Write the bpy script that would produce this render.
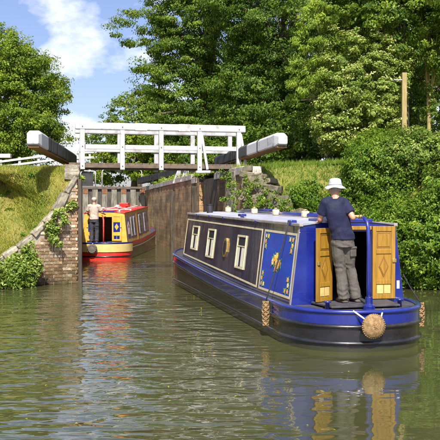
import bpy, math, random
import numpy as np
from mathutils import Vector, Matrix, noise as mnoise

R = math.radians
random.seed(7)
RNG = np.random.default_rng(11)
for o in list(bpy.data.objects):
    bpy.data.objects.remove(o)
scene = bpy.context.scene
col = scene.collection

# ------------------------------------------------------------------ camera, sky, sun, exposure
CAM_H, FPX, HORIZON = 1.95, 740.0, 208.0
cam_data = bpy.data.cameras.new('camera')
cam_data.sensor_width = 36.0
cam_data.lens = 36.0 * FPX / 440.0
cam_data.clip_end = 3000
cam_data.clip_start = 0.05
cam = bpy.data.objects.new('camera', cam_data)
col.objects.link(cam)
cam.location = (0, 0, CAM_H)
cam.rotation_euler = (R(90) - math.atan((220 - HORIZON) / FPX), 0, 0)
scene.camera = cam

SUN_AZ, SUN_EL = R(179), R(46)      # azimuth clockwise from +Y, elevation
sdir = Vector((math.sin(SUN_AZ) * math.cos(SUN_EL), math.cos(SUN_AZ) * math.cos(SUN_EL), math.sin(SUN_EL)))
sun_data = bpy.data.lights.new('sun', 'SUN')
sun_data.energy = 4.8
sun_data.angle = R(0.6)
sun_data.color = (1.0, 0.95, 0.86)
sun = bpy.data.objects.new('sun', sun_data)
col.objects.link(sun)
sun.location = (20, -20, 40)
sun.rotation_euler = (-sdir).to_track_quat('-Z', 'Y').to_euler()

world = bpy.data.worlds.new('World')
scene.world = world
world.use_nodes = True
wn, wl = world.node_tree.nodes, world.node_tree.links
wn.clear()
w_out = wn.new('ShaderNodeOutputWorld')
w_bg = wn.new('ShaderNodeBackground')
w_bg.inputs['Strength'].default_value = 0.11
sky = wn.new('ShaderNodeTexSky')
sky.sky_type = 'NISHITA'
sky.sun_disc = False
sky.sun_elevation = SUN_EL
sky.sun_rotation = SUN_AZ
sky.altitude = 50
sky.air_density = 1.0
sky.dust_density = 1.8
sky.ozone_density = 3.0
tc = wn.new('ShaderNodeTexCoord')
mp = wn.new('ShaderNodeMapping')
mp.inputs['Location'].default_value = (3.7, 0.1, 2.3)
mp.inputs['Scale'].default_value = (1.0, 1.0, 1.7)
nz = wn.new('ShaderNodeTexNoise')
nz.inputs['Scale'].default_value = 7.5
nz.inputs['Detail'].default_value = 9
nz.inputs['Roughness'].default_value = 0.56
rp = wn.new('ShaderNodeValToRGB')
rp.color_ramp.elements[0].position = 0.50
rp.color_ramp.elements[1].position = 0.72
mx = wn.new('ShaderNodeMix')
mx.data_type = 'RGBA'
mx.inputs[7].default_value = (7.6, 7.6, 7.9, 1)
wl.new(tc.outputs['Generated'], mp.inputs['Vector'])
wl.new(mp.outputs['Vector'], nz.inputs['Vector'])
wl.new(nz.outputs['Fac'], rp.inputs['Fac'])
wl.new(rp.outputs['Color'], mx.inputs[0])
tint = wn.new('ShaderNodeMix')         # milky summer air: a little less green in the blue
tint.data_type = 'RGBA'
tint.blend_type = 'MULTIPLY'
tint.inputs[0].default_value = 1.0
tint.inputs[7].default_value = (0.92, 0.82, 0.90, 1)
wl.new(sky.outputs['Color'], tint.inputs[6])
wl.new(tint.outputs[2], mx.inputs[6])
wl.new(mx.outputs[2], w_bg.inputs['Color'])
wl.new(w_bg.outputs['Background'], w_out.inputs['Surface'])

scene.view_settings.view_transform = 'Standard'
scene.view_settings.look = 'None'
scene.view_settings.gamma = 1
scene.view_settings.exposure = 0.88
scene.view_settings.use_curve_mapping = False
scene.render.engine = 'CYCLES'
scene.cycles.use_denoising = True
scene.cycles.max_bounces = 8
scene.cycles.transparent_max_bounces = 8


def at(x, y, d):
    return Vector(((x - 220.0) / FPX * d, d, CAM_H - (y - HORIZON) / FPX * d))


# ------------------------------------------------------------------ materials
MATS = {}


def newmat(name):
    m = bpy.data.materials.new(name)
    m.use_nodes = True
    nt = m.node_tree
    b = nt.nodes['Principled BSDF']
    return m, nt, b


def ramp(nt, stops):
    r = nt.nodes.new('ShaderNodeValToRGB')
    el = r.color_ramp.elements
    while len(el) < len(stops):
        el.new(0.5)
    for e, (p, c) in zip(el, stops):
        e.position = p
        e.color = (c[0], c[1], c[2], 1)
    return r


def noise_node(nt, scale, detail=5, rough=0.6, coord='Object', stretch=(1, 1, 1)):
    t = nt.nodes.new('ShaderNodeTexCoord')
    mpg = nt.nodes.new('ShaderNodeMapping')
    mpg.inputs['Scale'].default_value = stretch
    n = nt.nodes.new('ShaderNodeTexNoise')
    n.inputs['Scale'].default_value = scale
    n.inputs['Detail'].default_value = detail
    n.inputs['Roughness'].default_value = rough
    nt.links.new(t.outputs[coord], mpg.inputs['Vector'])
    nt.links.new(mpg.outputs['Vector'], n.inputs['Vector'])
    return n


def surf(name, c0, c1, scale=6, rough=0.6, bump=0.2, bscale=40, metallic=0, coat=0, stretch=(1, 1, 1), lo=0.35, hi=0.68,
         objrand=0.0, bdist=0.01, coord='Object'):
    """two-tone noisy surface with fine relief"""
    m, nt, b = newmat(name)
    n = noise_node(nt, scale, 6, 0.62, coord, stretch)
    r = ramp(nt, [(lo, c0), (hi, c1)])
    nt.links.new(n.outputs['Fac'], r.inputs['Fac'])
    out = r.outputs['Color']
    if objrand:
        oi = nt.nodes.new('ShaderNodeObjectInfo')
        hs = nt.nodes.new('ShaderNodeHueSaturation')
        mr = nt.nodes.new('ShaderNodeMapRange')
        mr.inputs['To Min'].default_value = 1 - objrand
        mr.inputs['To Max'].default_value = 1 + objrand
        nt.links.new(oi.outputs['Random'], mr.inputs['Value'])
        nt.links.new(mr.outputs['Result'], hs.inputs['Value'])
        nt.links.new(out, hs.inputs['Color'])
        out = hs.outputs['Color']
    nt.links.new(out, b.inputs['Base Color'])
    rr_ = nt.nodes.new('ShaderNodeMapRange')
    rr_.inputs['From Min'].default_value = 0.3
    rr_.inputs['From Max'].default_value = 0.7
    rr_.inputs['To Min'].default_value = rough * 0.75
    rr_.inputs['To Max'].default_value = min(1.0, rough * 1.35)
    nt.links.new(n.outputs['Fac'], rr_.inputs['Value'])
    nt.links.new(rr_.outputs['Result'], b.inputs['Roughness'])
    b.inputs['Metallic'].default_value = metallic
    b.inputs['Coat Weight'].default_value = coat
    b.inputs['Coat Roughness'].default_value = 0.06
    if bump:
        n2 = noise_node(nt, bscale, 4, 0.6, coord, stretch)
        bm = nt.nodes.new('ShaderNodeBump')
        bm.inputs['Strength'].default_value = bump
        bm.inputs['Distance'].default_value = bdist
        nt.links.new(n2.outputs['Fac'], bm.inputs['Height'])
        nt.links.new(bm.outputs['Normal'], b.inputs['Normal'])
    MATS[name] = m
    return m


def leafmat(name, dark, mid, light, trans=0.35, rough=0.45):
    m, nt, b = newmat(name)
    a = nt.nodes.new('ShaderNodeAttribute')
    a.attribute_name = 'tint'
    r = ramp(nt, [(0.0, dark), (0.5, mid), (1.0, light)])
    nt.links.new(a.outputs['Fac'], r.inputs['Fac'])
    nt.links.new(r.outputs['Color'], b.inputs['Base Color'])
    b.inputs['Roughness'].default_value = rough
    b.inputs['Specular IOR Level'].default_value = 0.28
    tr = nt.nodes.new('ShaderNodeBsdfTranslucent')
    hs = nt.nodes.new('ShaderNodeHueSaturation')
    hs.inputs['Value'].default_value = 1.5
    hs.inputs['Hue'].default_value = 0.485
    nt.links.new(r.outputs['Color'], hs.inputs['Color'])
    nt.links.new(hs.outputs['Color'], tr.inputs['Color'])
    ms = nt.nodes.new('ShaderNodeMixShader')
    ms.inputs['Fac'].default_value = trans
    nt.links.new(b.outputs['BSDF'], ms.inputs[1])
    nt.links.new(tr.outputs['BSDF'], ms.inputs[2])
    nt.links.new(ms.outputs['Shader'], nt.nodes['Material Output'].inputs['Surface'])
    MATS[name] = m
    return m


# boat paints
surf('blue_paint', (0.004, 0.011, 0.14), (0.007, 0.019, 0.2), 2.2, 0.3, 0.06, 6, coat=1.0)
surf('panel_blue', (0.003, 0.035, 0.33), (0.005, 0.05, 0.42), 2.2, 0.45, 0.04, 6, coat=0.15)
surf('navy_paint', (0.026, 0.027, 0.055), (0.085, 0.078, 0.10), 1.1, 0.13, 0.55, 2.2, coat=1.0, bdist=0.03, stretch=(1, 1.2, 0.5), lo=0.34, hi=0.7)  # navy paint; its greyer upright blotches are painted reflections
surf('cream_paint', (0.5, 0.43, 0.26), (0.62, 0.55, 0.36), 8, 0.4, 0.05, 60)
surf('roof_paint', (0.30, 0.31, 0.40), (0.42, 0.42, 0.50), 2, 0.42, 0.06, 50)
surf('grey_rail', (0.22, 0.2, 0.19), (0.36, 0.33, 0.31), 4, 0.4, 0.08, 50)
surf('door_wood', (0.22, 0.115, 0.012), (0.34, 0.185, 0.022), 5, 0.4, 0.12, 30, stretch=(6, 6, 0.5), coat=0.2)
surf('door_line', (0.15, 0.07, 0.01), (0.21, 0.105, 0.015), 5, 0.45, 0.1, 30)
surf('grille', (0.42, 0.32, 0.1), (0.56, 0.44, 0.18), 9, 0.5, 0.1, 40)
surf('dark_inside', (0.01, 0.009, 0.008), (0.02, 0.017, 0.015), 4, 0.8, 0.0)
surf('brown_inside', (0.3, 0.1, 0.035), (0.4, 0.15, 0.06), 5, 0.5, 0.1)
surf('brass', (0.55, 0.36, 0.10), (0.72, 0.52, 0.2), 12, 0.3, 0.05, 50, metallic=0.8)
surf('tiller_wood', (0.42, 0.25, 0.1), (0.6, 0.4, 0.18), 9, 0.35, 0.05, 50)
surf('rope', (0.12, 0.07, 0.025), (0.34, 0.22, 0.1), 26, 0.9, 0.5, 80)
surf('white_rope', (0.55, 0.55, 0.55), (0.75, 0.75, 0.75), 30, 0.8, 0.3, 90)
surf('black_rope', (0.012, 0.012, 0.02), (0.03, 0.03, 0.04), 30, 0.8, 0.3, 90)
surf('old_rope', (0.07, 0.06, 0.05), (0.14, 0.12, 0.1), 30, 0.9, 0.5, 60)
surf('window_curtain', (0.55, 0.5, 0.38), (0.75, 0.7, 0.58), 6, 0.7, 0.2, 20, stretch=(8, 8, 0.6))
surf('black_metal', (0.012, 0.012, 0.014), (0.03, 0.03, 0.034), 8, 0.4, 0.1, 40)
surf('deck_grey', (0.03, 0.03, 0.04), (0.06, 0.06, 0.07), 8, 0.6, 0.2, 60)
surf('rose_red', (0.5, 0.03, 0.03), (0.62, 0.08, 0.05), 20, 0.5, 0)
surf('rose_yellow', (0.75, 0.42, 0.04), (0.8, 0.55, 0.1), 20, 0.5, 0)
surf('rose_gold', (0.4, 0.24, 0.05), (0.55, 0.36, 0.1), 20, 0.5, 0)
surf('rose_orange', (0.62, 0.2, 0.03), (0.72, 0.3, 0.06), 20, 0.5, 0)
surf('rose_white', (0.7, 0.62, 0.55), (0.8, 0.74, 0.68), 20, 0.5, 0)
surf('leaf_paint', (0.04, 0.2, 0.05), (0.1, 0.3, 0.1), 20, 0.5, 0)
surf('red_paint', (0.48, 0.015, 0.012), (0.6, 0.03, 0.02), 4, 0.35, 0.05, 50, coat=0.3)
surf('yellow_paint', (0.5, 0.3, 0.04), (0.62, 0.4, 0.08), 4, 0.35, 0.05, 50, coat=0.2)
surf('pale_yellow', (0.5, 0.38, 0.13), (0.6, 0.48, 0.2), 4, 0.35, 0.05, 50, coat=0.2)
surf('silver', (0.45, 0.45, 0.45), (0.6, 0.6, 0.6), 10, 0.3, 0.05, 50, metallic=0.7)
surf('white_paint', (0.2, 0.19, 0.16), (0.43, 0.43, 0.44), 6, 0.6, 0.5, 22, lo=0.26, hi=0.46)
surf('weathered_white', (0.2, 0.2, 0.18), (0.4, 0.4, 0.41), 4, 0.6, 0.3, 30, lo=0.3, hi=0.55, stretch=(1, 1, 0.6))
surf('beam_black', (0.01, 0.011, 0.012), (0.035, 0.037, 0.036), 4, 0.55, 0.3, 30)
surf('rust_timber', (0.10, 0.045, 0.02), (0.24, 0.1, 0.04), 6, 0.8, 0.4, 30)
surf('deck_timber', (0.07, 0.05, 0.035), (0.16, 0.12, 0.085), 6, 0.85, 0.5, 30)
surf('wet_timber', (0.018, 0.014, 0.009), (0.075, 0.055, 0.032), 5, 0.6, 0.5, 20, stretch=(3, 3, 0.5))
surf('pile_pale', (0.08, 0.07, 0.05), (0.27, 0.25, 0.2), 3, 0.7, 0.4, 12, stretch=(2, 2, 0.5))
surf('pile_dark', (0.025, 0.022, 0.018), (0.1, 0.085, 0.065), 3, 0.6, 0.4, 12, stretch=(2, 2, 0.4))
surf('concrete', (0.26, 0.235, 0.2), (0.46, 0.42, 0.36), 3, 0.9, 0.5, 14, objrand=0.2, bdist=0.02)
surf('old_coping', (0.11, 0.095, 0.06), (0.36, 0.32, 0.25), 5, 0.95, 0.9, 12, objrand=0.25, bdist=0.03, lo=0.33, hi=0.66)
surf('stone', (0.045, 0.045, 0.018), (0.2, 0.17, 0.12), 4, 0.9, 0.8, 9, objrand=0.3, bdist=0.03, lo=0.3, hi=0.7)
surf('earth', (0.025, 0.018, 0.01), (0.07, 0.05, 0.03), 4, 0.95, 0.8, 15, bdist=0.04)
surf('mortar', (0.2, 0.17, 0.13), (0.34, 0.3, 0.24), 9, 0.95, 0.6, 40)
surf('bark', (0.07, 0.055, 0.035), (0.16, 0.13, 0.09), 4, 0.9, 0.8, 14, stretch=(4, 4, 0.7), bdist=0.03)
surf('pale_bark', (0.2, 0.16, 0.06), (0.36, 0.29, 0.12), 4, 0.85, 0.6, 14, stretch=(4, 4, 0.7), bdist=0.02)
def scuff(name, colr, amount, stretch):
    m = MATS[name]
    nt = m.node_tree
    b = nt.nodes['Principled BSDF']
    src = b.inputs['Base Color'].links[0].from_socket
    n = noise_node(nt, 9, 8, 0.75, stretch=stretch)
    r = ramp(nt, [(0.66, (0, 0, 0)), (0.74, (amount, amount, amount))])
    nt.links.new(n.outputs['Fac'], r.inputs['Fac'])
    k = nt.nodes.new('ShaderNodeMix')
    k.data_type = 'RGBA'
    k.inputs[7].default_value = (*colr, 1)
    nt.links.new(r.outputs['Color'], k.inputs[0])
    nt.links.new(src, k.inputs[6])
    nt.links.new(k.outputs[2], b.inputs['Base Color'])


scuff('blue_paint', (0.10, 0.11, 0.16), 0.55, (1, 0.4, 1.4))
scuff('navy_paint', (0.16, 0.15, 0.16), 0.3, (1, 0.6, 0.8))
scuff('red_paint', (0.2, 0.1, 0.08), 0.6, (1, 0.5, 1))
scuff('yellow_paint', (0.25, 0.16, 0.06), 0.6, (1, 1, 0.6))
scuff('pale_yellow', (0.22, 0.16, 0.08), 0.7, (1, 0.5, 1.5))
scuff('roof_paint', (0.2, 0.19, 0.17), 0.6, (1, 0.7, 1))
scuff('door_wood', (0.2, 0.1, 0.02), 0.6, (1, 1, 0.4))
scuff('white_paint', (0.16, 0.13, 0.08), 0.6, (1, 1, 0.5))
scuff('cream_paint', (0.25, 0.2, 0.12), 0.6, (1, 1, 1))


def hullmat():
    m, nt, b = newmat('black_hull')
    n = noise_node(nt, 3.0, 7, 0.7, stretch=(1, 0.5, 2.5))
    r = ramp(nt, [(0.35, (0.006, 0.006, 0.009)), (0.58, (0.014, 0.013, 0.016)), (0.75, (0.06, 0.045, 0.03))])
    nt.links.new(n.outputs['Fac'], r.inputs['Fac'])
    t = nt.nodes.new('ShaderNodeTexCoord')
    sx = nt.nodes.new('ShaderNodeSeparateXYZ')
    nt.links.new(t.outputs['Object'], sx.inputs['Vector'])
    ad = nt.nodes.new('ShaderNodeMath')
    ad.operation = 'MULTIPLY_ADD'
    ad.inputs[1].default_value = -0.09
    nt.links.new(n.outputs['Fac'], ad.inputs[0])
    nt.links.new(sx.outputs['Z'], ad.inputs[2])
    k = ramp(nt, [(0.0, (1, 1, 1)), (0.03, (0, 0, 0))])
    nt.links.new(ad.outputs['Value'], k.inputs['Fac'])
    mxn = nt.nodes.new('ShaderNodeMix')
    mxn.data_type = 'RGBA'
    nt.links.new(k.outputs['Color'], mxn.inputs[0])
    nt.links.new(r.outputs['Color'], mxn.inputs[6])
    mxn.inputs[7].default_value = (0.03, 0.03, 0.014, 1)
    nt.links.new(mxn.outputs[2], b.inputs['Base Color'])
    rr_ = nt.nodes.new('ShaderNodeMapRange')
    rr_.inputs['To Min'].default_value = 0.12
    rr_.inputs['To Max'].default_value = 0.5
    nt.links.new(n.outputs['Fac'], rr_.inputs['Value'])
    nt.links.new(rr_.outputs['Result'], b.inputs['Roughness'])
    b.inputs['Coat Weight'].default_value = 0.5
    n2 = noise_node(nt, 2.2, 3, 0.5, stretch=(1, 1, 2))
    bm = nt.nodes.new('ShaderNodeBump')
    bm.inputs['Strength'].default_value = 0.35
    bm.inputs['Distance'].default_value = 0.02
    nt.links.new(n2.outputs['Fac'], bm.inputs['Height'])
    nt.links.new(bm.outputs['Normal'], b.inputs['Normal'])
    MATS['black_hull'] = m


hullmat()
# cloth and skin
surf('skin', (0.42, 0.2, 0.13), (0.5, 0.26, 0.17), 10, 0.5, 0.1, 60)
surf('hair', (0.2, 0.18, 0.16), (0.32, 0.3, 0.28), 30, 0.7, 0.4, 80)
surf('navy_cloth', (0.003, 0.0045, 0.026), (0.006, 0.008, 0.042), 5, 0.9, 0.5, 9, bdist=0.03)
surf('grey_cloth', (0.055, 0.05, 0.042), (0.105, 0.095, 0.082), 5, 0.9, 0.5, 8, bdist=0.03, stretch=(1, 1, 1.2))
surf('white_cloth', (0.36, 0.36, 0.38), (0.5, 0.5, 0.52), 9, 0.9, 0.7, 14, bdist=0.02)
surf('beige_cloth', (0.36, 0.3, 0.25), (0.46, 0.4, 0.33), 9, 0.85, 0.3, 30)
surf('dark_cloth', (0.02, 0.022, 0.03), (0.045, 0.045, 0.055), 9, 0.85, 0.3, 30)
surf('shoe', (0.05, 0.04, 0.03), (0.09, 0.075, 0.06), 9, 0.7, 0.3, 40)
# foliage
leafmat('leaf_mid', (0.035, 0.08, 0.005), (0.12, 0.2, 0.012), (0.28, 0.35, 0.03), 0.42)
leafmat('leaf_dark', (0.022, 0.06, 0.006), (0.08, 0.155, 0.013), (0.22, 0.3, 0.028), 0.42)
leafmat('leaf_light', (0.055, 0.11, 0.01), (0.17, 0.255, 0.03), (0.48, 0.5, 0.16), 0.4)
leafmat('leaf_hedge', (0.035, 0.09, 0.007), (0.11, 0.205, 0.014), (0.27, 0.36, 0.04), 0.42)
leafmat('leaf_frond', (0.08, 0.15, 0.012), (0.19, 0.29, 0.025), (0.34, 0.43, 0.06), 0.4)
leafmat('leaf_highlight', (0.3, 0.38, 0.1), (0.44, 0.48, 0.18), (0.58, 0.58, 0.3), 0.2)  # pale tones that imitate highlights on the elder leaves
leafmat('grass_blade', (0.10, 0.15, 0.018), (0.25, 0.27, 0.03), (0.44, 0.36, 0.1), 0.3, 0.6)
leafmat('lush_blade', (0.06, 0.13, 0.012), (0.15, 0.24, 0.022), (0.3, 0.33, 0.06), 0.35, 0.6)


def glassmat():
    m, nt, b = newmat('window_glass')
    b.inputs['Base Color'].default_value = (0.03, 0.035, 0.045, 1)
    b.inputs['Roughness'].default_value = 0.04
    b.inputs['Specular IOR Level'].default_value = 0.9
    n = noise_node(nt, 3, 2)
    bm = nt.nodes.new('ShaderNodeBump')
    bm.inputs['Strength'].default_value = 0.08
    nt.links.new(n.outputs['Fac'], bm.inputs['Height'])
    nt.links.new(bm.outputs['Normal'], b.inputs['Normal'])
    MATS['window_glass'] = m


glassmat()


def watermat():
    m, nt, b = newmat('canal_water')
    b.inputs['Roughness'].default_value = 0.03
    b.inputs['IOR'].default_value = 2.0
    n0 = noise_node(nt, 0.35, 3)
    r0 = ramp(nt, [(0.3, (0.042, 0.047, 0.016)), (0.7, (0.066, 0.068, 0.03))])
    nt.links.new(n0.outputs['Fac'], r0.inputs['Fac'])
    # pale wake streaks in the base colour: some foam, mostly painted sky glints
    nf = noise_node(nt, 2.6, 7, 0.72, stretch=(0.8, 2.2, 1))
    t0 = nt.nodes.new('ShaderNodeTexCoord')
    fm = nt.nodes.new('ShaderNodeMapping')
    fm.vector_type = 'TEXTURE'
    fm.inputs['Location'].default_value = (-1.7, 16.0, 0)
    fm.inputs['Rotation'].default_value = (0, 0, R(13))
    fm.inputs['Scale'].default_value = (1.7, 6.5, 1)
    fgr = nt.nodes.new('ShaderNodeTexGradient')
    fgr.gradient_type = 'SPHERICAL'
    nt.links.new(t0.outputs['Object'], fm.inputs['Vector'])
    nt.links.new(fm.outputs['Vector'], fgr.inputs['Vector'])
    fa = nt.nodes.new('ShaderNodeMath')
    fa.operation = 'MULTIPLY_ADD'
    fa.inputs[1].default_value = 0.16
    nt.links.new(fgr.outputs['Fac'], fa.inputs[0])
    nt.links.new(nf.outputs['Fac'], fa.inputs[2])
    fr = ramp(nt, [(0.67, (0, 0, 0)), (0.8, (1, 1, 1))])
    nt.links.new(fa.outputs['Value'], fr.inputs['Fac'])
    fx_ = nt.nodes.new('ShaderNodeMix')
    fx_.data_type = 'RGBA'
    fx_.inputs[7].default_value = (0.55, 0.57, 0.5, 1)
    nt.links.new(fr.outputs['Color'], fx_.inputs[0])
    nt.links.new(r0.outputs['Color'], fx_.inputs[6])
    nt.links.new(fx_.outputs[2], b.inputs['Base Color'])
    # ripples: two scales, with calm and stirred patches
    n1 = noise_node(nt, 2.3, 1.2, 0.45, stretch=(0.7, 1.3, 1))
    n1.inputs['Distortion'].default_value = 0.6
    n2 = noise_node(nt, 6.5, 1, 0.4, stretch=(0.65, 1.35, 1))
    n3 = noise_node(nt, 0.28, 2, 0.5)
    add = nt.nodes.new('ShaderNodeMath')
    add.operation = 'MULTIPLY_ADD'
    add.inputs[1].default_value = 0.3
    nt.links.new(n2.outputs['Fac'], add.inputs[0])
    nt.links.new(n1.outputs['Fac'], add.inputs[2])
    mr = nt.nodes.new('ShaderNodeMapRange')
    mr.inputs['From Min'].default_value = 0.35
    mr.inputs['From Max'].default_value = 0.65
    mr.inputs['To Min'].default_value = 0.42
    mr.inputs['To Max'].default_value = 1.0
    nt.links.new(n3.outputs['Fac'], mr.inputs['Value'])
    # calm in the lee of the big boat, stirred in the wake
    t = nt.nodes.new('ShaderNodeTexCoord')
    sx = nt.nodes.new('ShaderNodeSeparateXYZ')
    nt.links.new(t.outputs['Object'], sx.inputs['Vector'])
    lee = nt.nodes.new('ShaderNodeMapRange')
    lee.inputs['From Min'].default_value = -0.3
    lee.inputs['From Max'].default_value = 1.6
    lee.inputs['To Min'].default_value = 1.0
    lee.inputs['To Max'].default_value = 0.13
    nt.links.new(sx.outputs['X'], lee.inputs['Value'])
    mul = nt.nodes.new('ShaderNodeMath')
    mul.operation = 'MULTIPLY'
    nt.links.new(mr.outputs['Result'], mul.inputs[0])
    nt.links.new(lee.outputs['Result'], mul.inputs[1])
    wmap = nt.nodes.new('ShaderNodeMapping')
    wmap.vector_type = 'TEXTURE'
    wmap.inputs['Location'].default_value = (-1.6, 15.5, 0)
    wmap.inputs['Rotation'].default_value = (0, 0, R(13))
    wmap.inputs['Scale'].default_value = (1.9, 6.0, 1)
    gr = nt.nodes.new('ShaderNodeTexGradient')
    gr.gradient_type = 'SPHERICAL'
    nt.links.new(t.outputs['Object'], wmap.inputs['Vector'])
    nt.links.new(wmap.outputs['Vector'], gr.inputs['Vector'])
    wk = nt.nodes.new('ShaderNodeMath')
    wk.operation = 'MULTIPLY_ADD'
    wk.inputs[1].default_value = 0.9
    nt.links.new(gr.outputs['Fac'], wk.inputs[0])
    nt.links.new(mul.outputs['Value'], wk.inputs[2])
    bm = nt.nodes.new('ShaderNodeBump')
    bm.inputs['Distance'].default_value = 0.055
    nt.links.new(wk.outputs['Value'], bm.inputs['Strength'])
    nt.links.new(add.outputs['Value'], bm.inputs['Height'])
    nt.links.new(bm.outputs['Normal'], b.inputs['Normal'])
    MATS['canal_water'] = m


watermat()


def brickmat():
    """old brick far off: courses in colour and relief, with green and black run-off streaks"""
    m, nt, b = newmat('old_brick')
    t = nt.nodes.new('ShaderNodeTexCoord')
    br = nt.nodes.new('ShaderNodeTexBrick')
    br.inputs['Scale'].default_value = 1.0
    br.inputs['Brick Width'].default_value = 30.0
    br.inputs['Row Height'].default_value = 0.17
    br.inputs['Mortar Size'].default_value = 0.006
    br.inputs['Color1'].default_value = (0.33, 0.22, 0.12, 1)
    br.inputs['Color2'].default_value = (0.25, 0.18, 0.11, 1)
    br.inputs['Mortar'].default_value = (0.13, 0.11, 0.085, 1)
    nt.links.new(t.outputs['UV'], br.inputs['Vector'])
    n = noise_node(nt, 1.5, 8, 0.72, 'UV', (0.55, 0.9, 1))
    r = ramp(nt, [(0.34, (0.14, 0.13, 0.05)), (0.45, (0.6, 0.52, 0.34)), (0.55, (1.1, 1.0, 0.75)), (0.66, (1.7, 1.6, 1.3))])
    nt.links.new(n.outputs['Fac'], r.inputs['Fac'])
    mxn = nt.nodes.new('ShaderNodeMix')
    mxn.data_type = 'RGBA'
    mxn.blend_type = 'MULTIPLY'
    mxn.inputs[0].default_value = 0.85
    nt.links.new(br.outputs['Color'], mxn.inputs[6])
    nt.links.new(r.outputs['Color'], mxn.inputs[7])
    nt.links.new(mxn.outputs[2], b.inputs['Base Color'])
    b.inputs['Roughness'].default_value = 0.85
    bm = nt.nodes.new('ShaderNodeBump')
    bm.inputs['Strength'].default_value = 0.6
    bm.inputs['Distance'].default_value = 0.02
    nt.links.new(br.outputs['Fac'], bm.inputs['Height'])
    bm.invert = True
    nt.links.new(bm.outputs['Normal'], b.inputs['Normal'])
    MATS['old_brick'] = m
    # single bricks
    m, nt, b = newmat('brick')
    oi = nt.nodes.new('ShaderNodeObjectInfo')
    r = ramp(nt, [(0.0, (0.13, 0.09, 0.055)), (0.3, (0.22, 0.145, 0.09)), (0.55, (0.29, 0.2, 0.135)), (0.8, (0.31, 0.25, 0.18)),
                  (1.0, (0.5, 0.44, 0.36))])
    nt.links.new(oi.outputs['Random'], r.inputs['Fac'])
    n = noise_node(nt, 14, 5, 0.65)
    r2 = ramp(nt, [(0.3, (0.42, 0.42, 0.34)), (0.55, (0.95, 0.9, 0.85)), (0.72, (1.5, 1.5, 1.45))])
    nt.links.new(n.outputs['Fac'], r2.inputs['Fac'])
    mxn = nt.nodes.new('ShaderNodeMix')
    mxn.data_type = 'RGBA'
    mxn.blend_type = 'MULTIPLY'
    mxn.inputs[0].default_value = 1
    nt.links.new(r.outputs['Color'], mxn.inputs[6])
    nt.links.new(r2.outputs['Color'], mxn.inputs[7])
    gp = nt.nodes.new('ShaderNodeNewGeometry')
    sp = nt.nodes.new('ShaderNodeSeparateXYZ')
    nt.links.new(gp.outputs['Position'], sp.inputs['Vector'])
    nw = nt.nodes.new('ShaderNodeTexNoise')
    nw.inputs['Scale'].default_value = 1.7
    nw.inputs['Detail'].default_value = 7
    nw.inputs['Roughness'].default_value = 0.7
    nt.links.new(gp.outputs['Position'], nw.inputs['Vector'])
    dz = nt.nodes.new('ShaderNodeMath')
    dz.operation = 'MULTIPLY_ADD'
    dz.inputs[1].default_value = 0.35
    nt.links.new(sp.outputs['Z'], dz.inputs[0])
    nt.links.new(nw.outputs['Fac'], dz.inputs[2])
    rw_ = ramp(nt, [(0.45, (0.18, 0.2, 0.07)), (0.66, (0.7, 0.68, 0.52)), (0.85, (1.0, 0.97, 0.92)), (1.0, (1.25, 1.2, 1.1))])
    nt.links.new(dz.outputs['Value'], rw_.inputs['Fac'])
    mx2 = nt.nodes.new('ShaderNodeMix')
    mx2.data_type = 'RGBA'
    mx2.blend_type = 'MULTIPLY'
    mx2.inputs[0].default_value = 1
    nt.links.new(mxn.outputs[2], mx2.inputs[6])
    nt.links.new(rw_.outputs['Color'], mx2.inputs[7])
    nt.links.new(mx2.outputs[2], b.inputs['Base Color'])
    b.inputs['Roughness'].default_value = 0.9
    bm = nt.nodes.new('ShaderNodeBump')
    bm.inputs['Strength'].default_value = 0.5
    bm.inputs['Distance'].default_value = 0.01
    n3 = noise_node(nt, 50, 4)
    nt.links.new(n3.outputs['Fac'], bm.inputs['Height'])
    nt.links.new(bm.outputs['Normal'], b.inputs['Normal'])
    MATS['brick'] = m


brickmat()


def groundmat(name, cols, scale=1.6):
    m, nt, b = newmat(name)
    n = noise_node(nt, scale, 8, 0.7)
    k = len(cols)
    r = ramp(nt, [(0.3 + 0.4 * i / (k - 1), c) for i, c in enumerate(cols)])
    nt.links.new(n.outputs['Fac'], r.inputs['Fac'])
    nt.links.new(r.outputs['Color'], b.inputs['Base Color'])
    b.inputs['Roughness'].default_value = 0.95
    n2 = noise_node(nt, 18, 6, 0.7)
    bm = nt.nodes.new('ShaderNodeBump')
    bm.inputs['Strength'].default_value = 1.0
    bm.inputs['Distance'].default_value = 0.06
    nt.links.new(n2.outputs['Fac'], bm.inputs['Height'])
    nt.links.new(bm.outputs['Normal'], b.inputs['Normal'])
    MATS[name] = m


groundmat('bank_grass', [(0.085, 0.12, 0.018), (0.18, 0.2, 0.03), (0.25, 0.22, 0.05), (0.2, 0.13, 0.06)])
groundmat('field', [(0.05, 0.09, 0.015), (0.09, 0.13, 0.025), (0.12, 0.15, 0.03)], 0.1)


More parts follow.
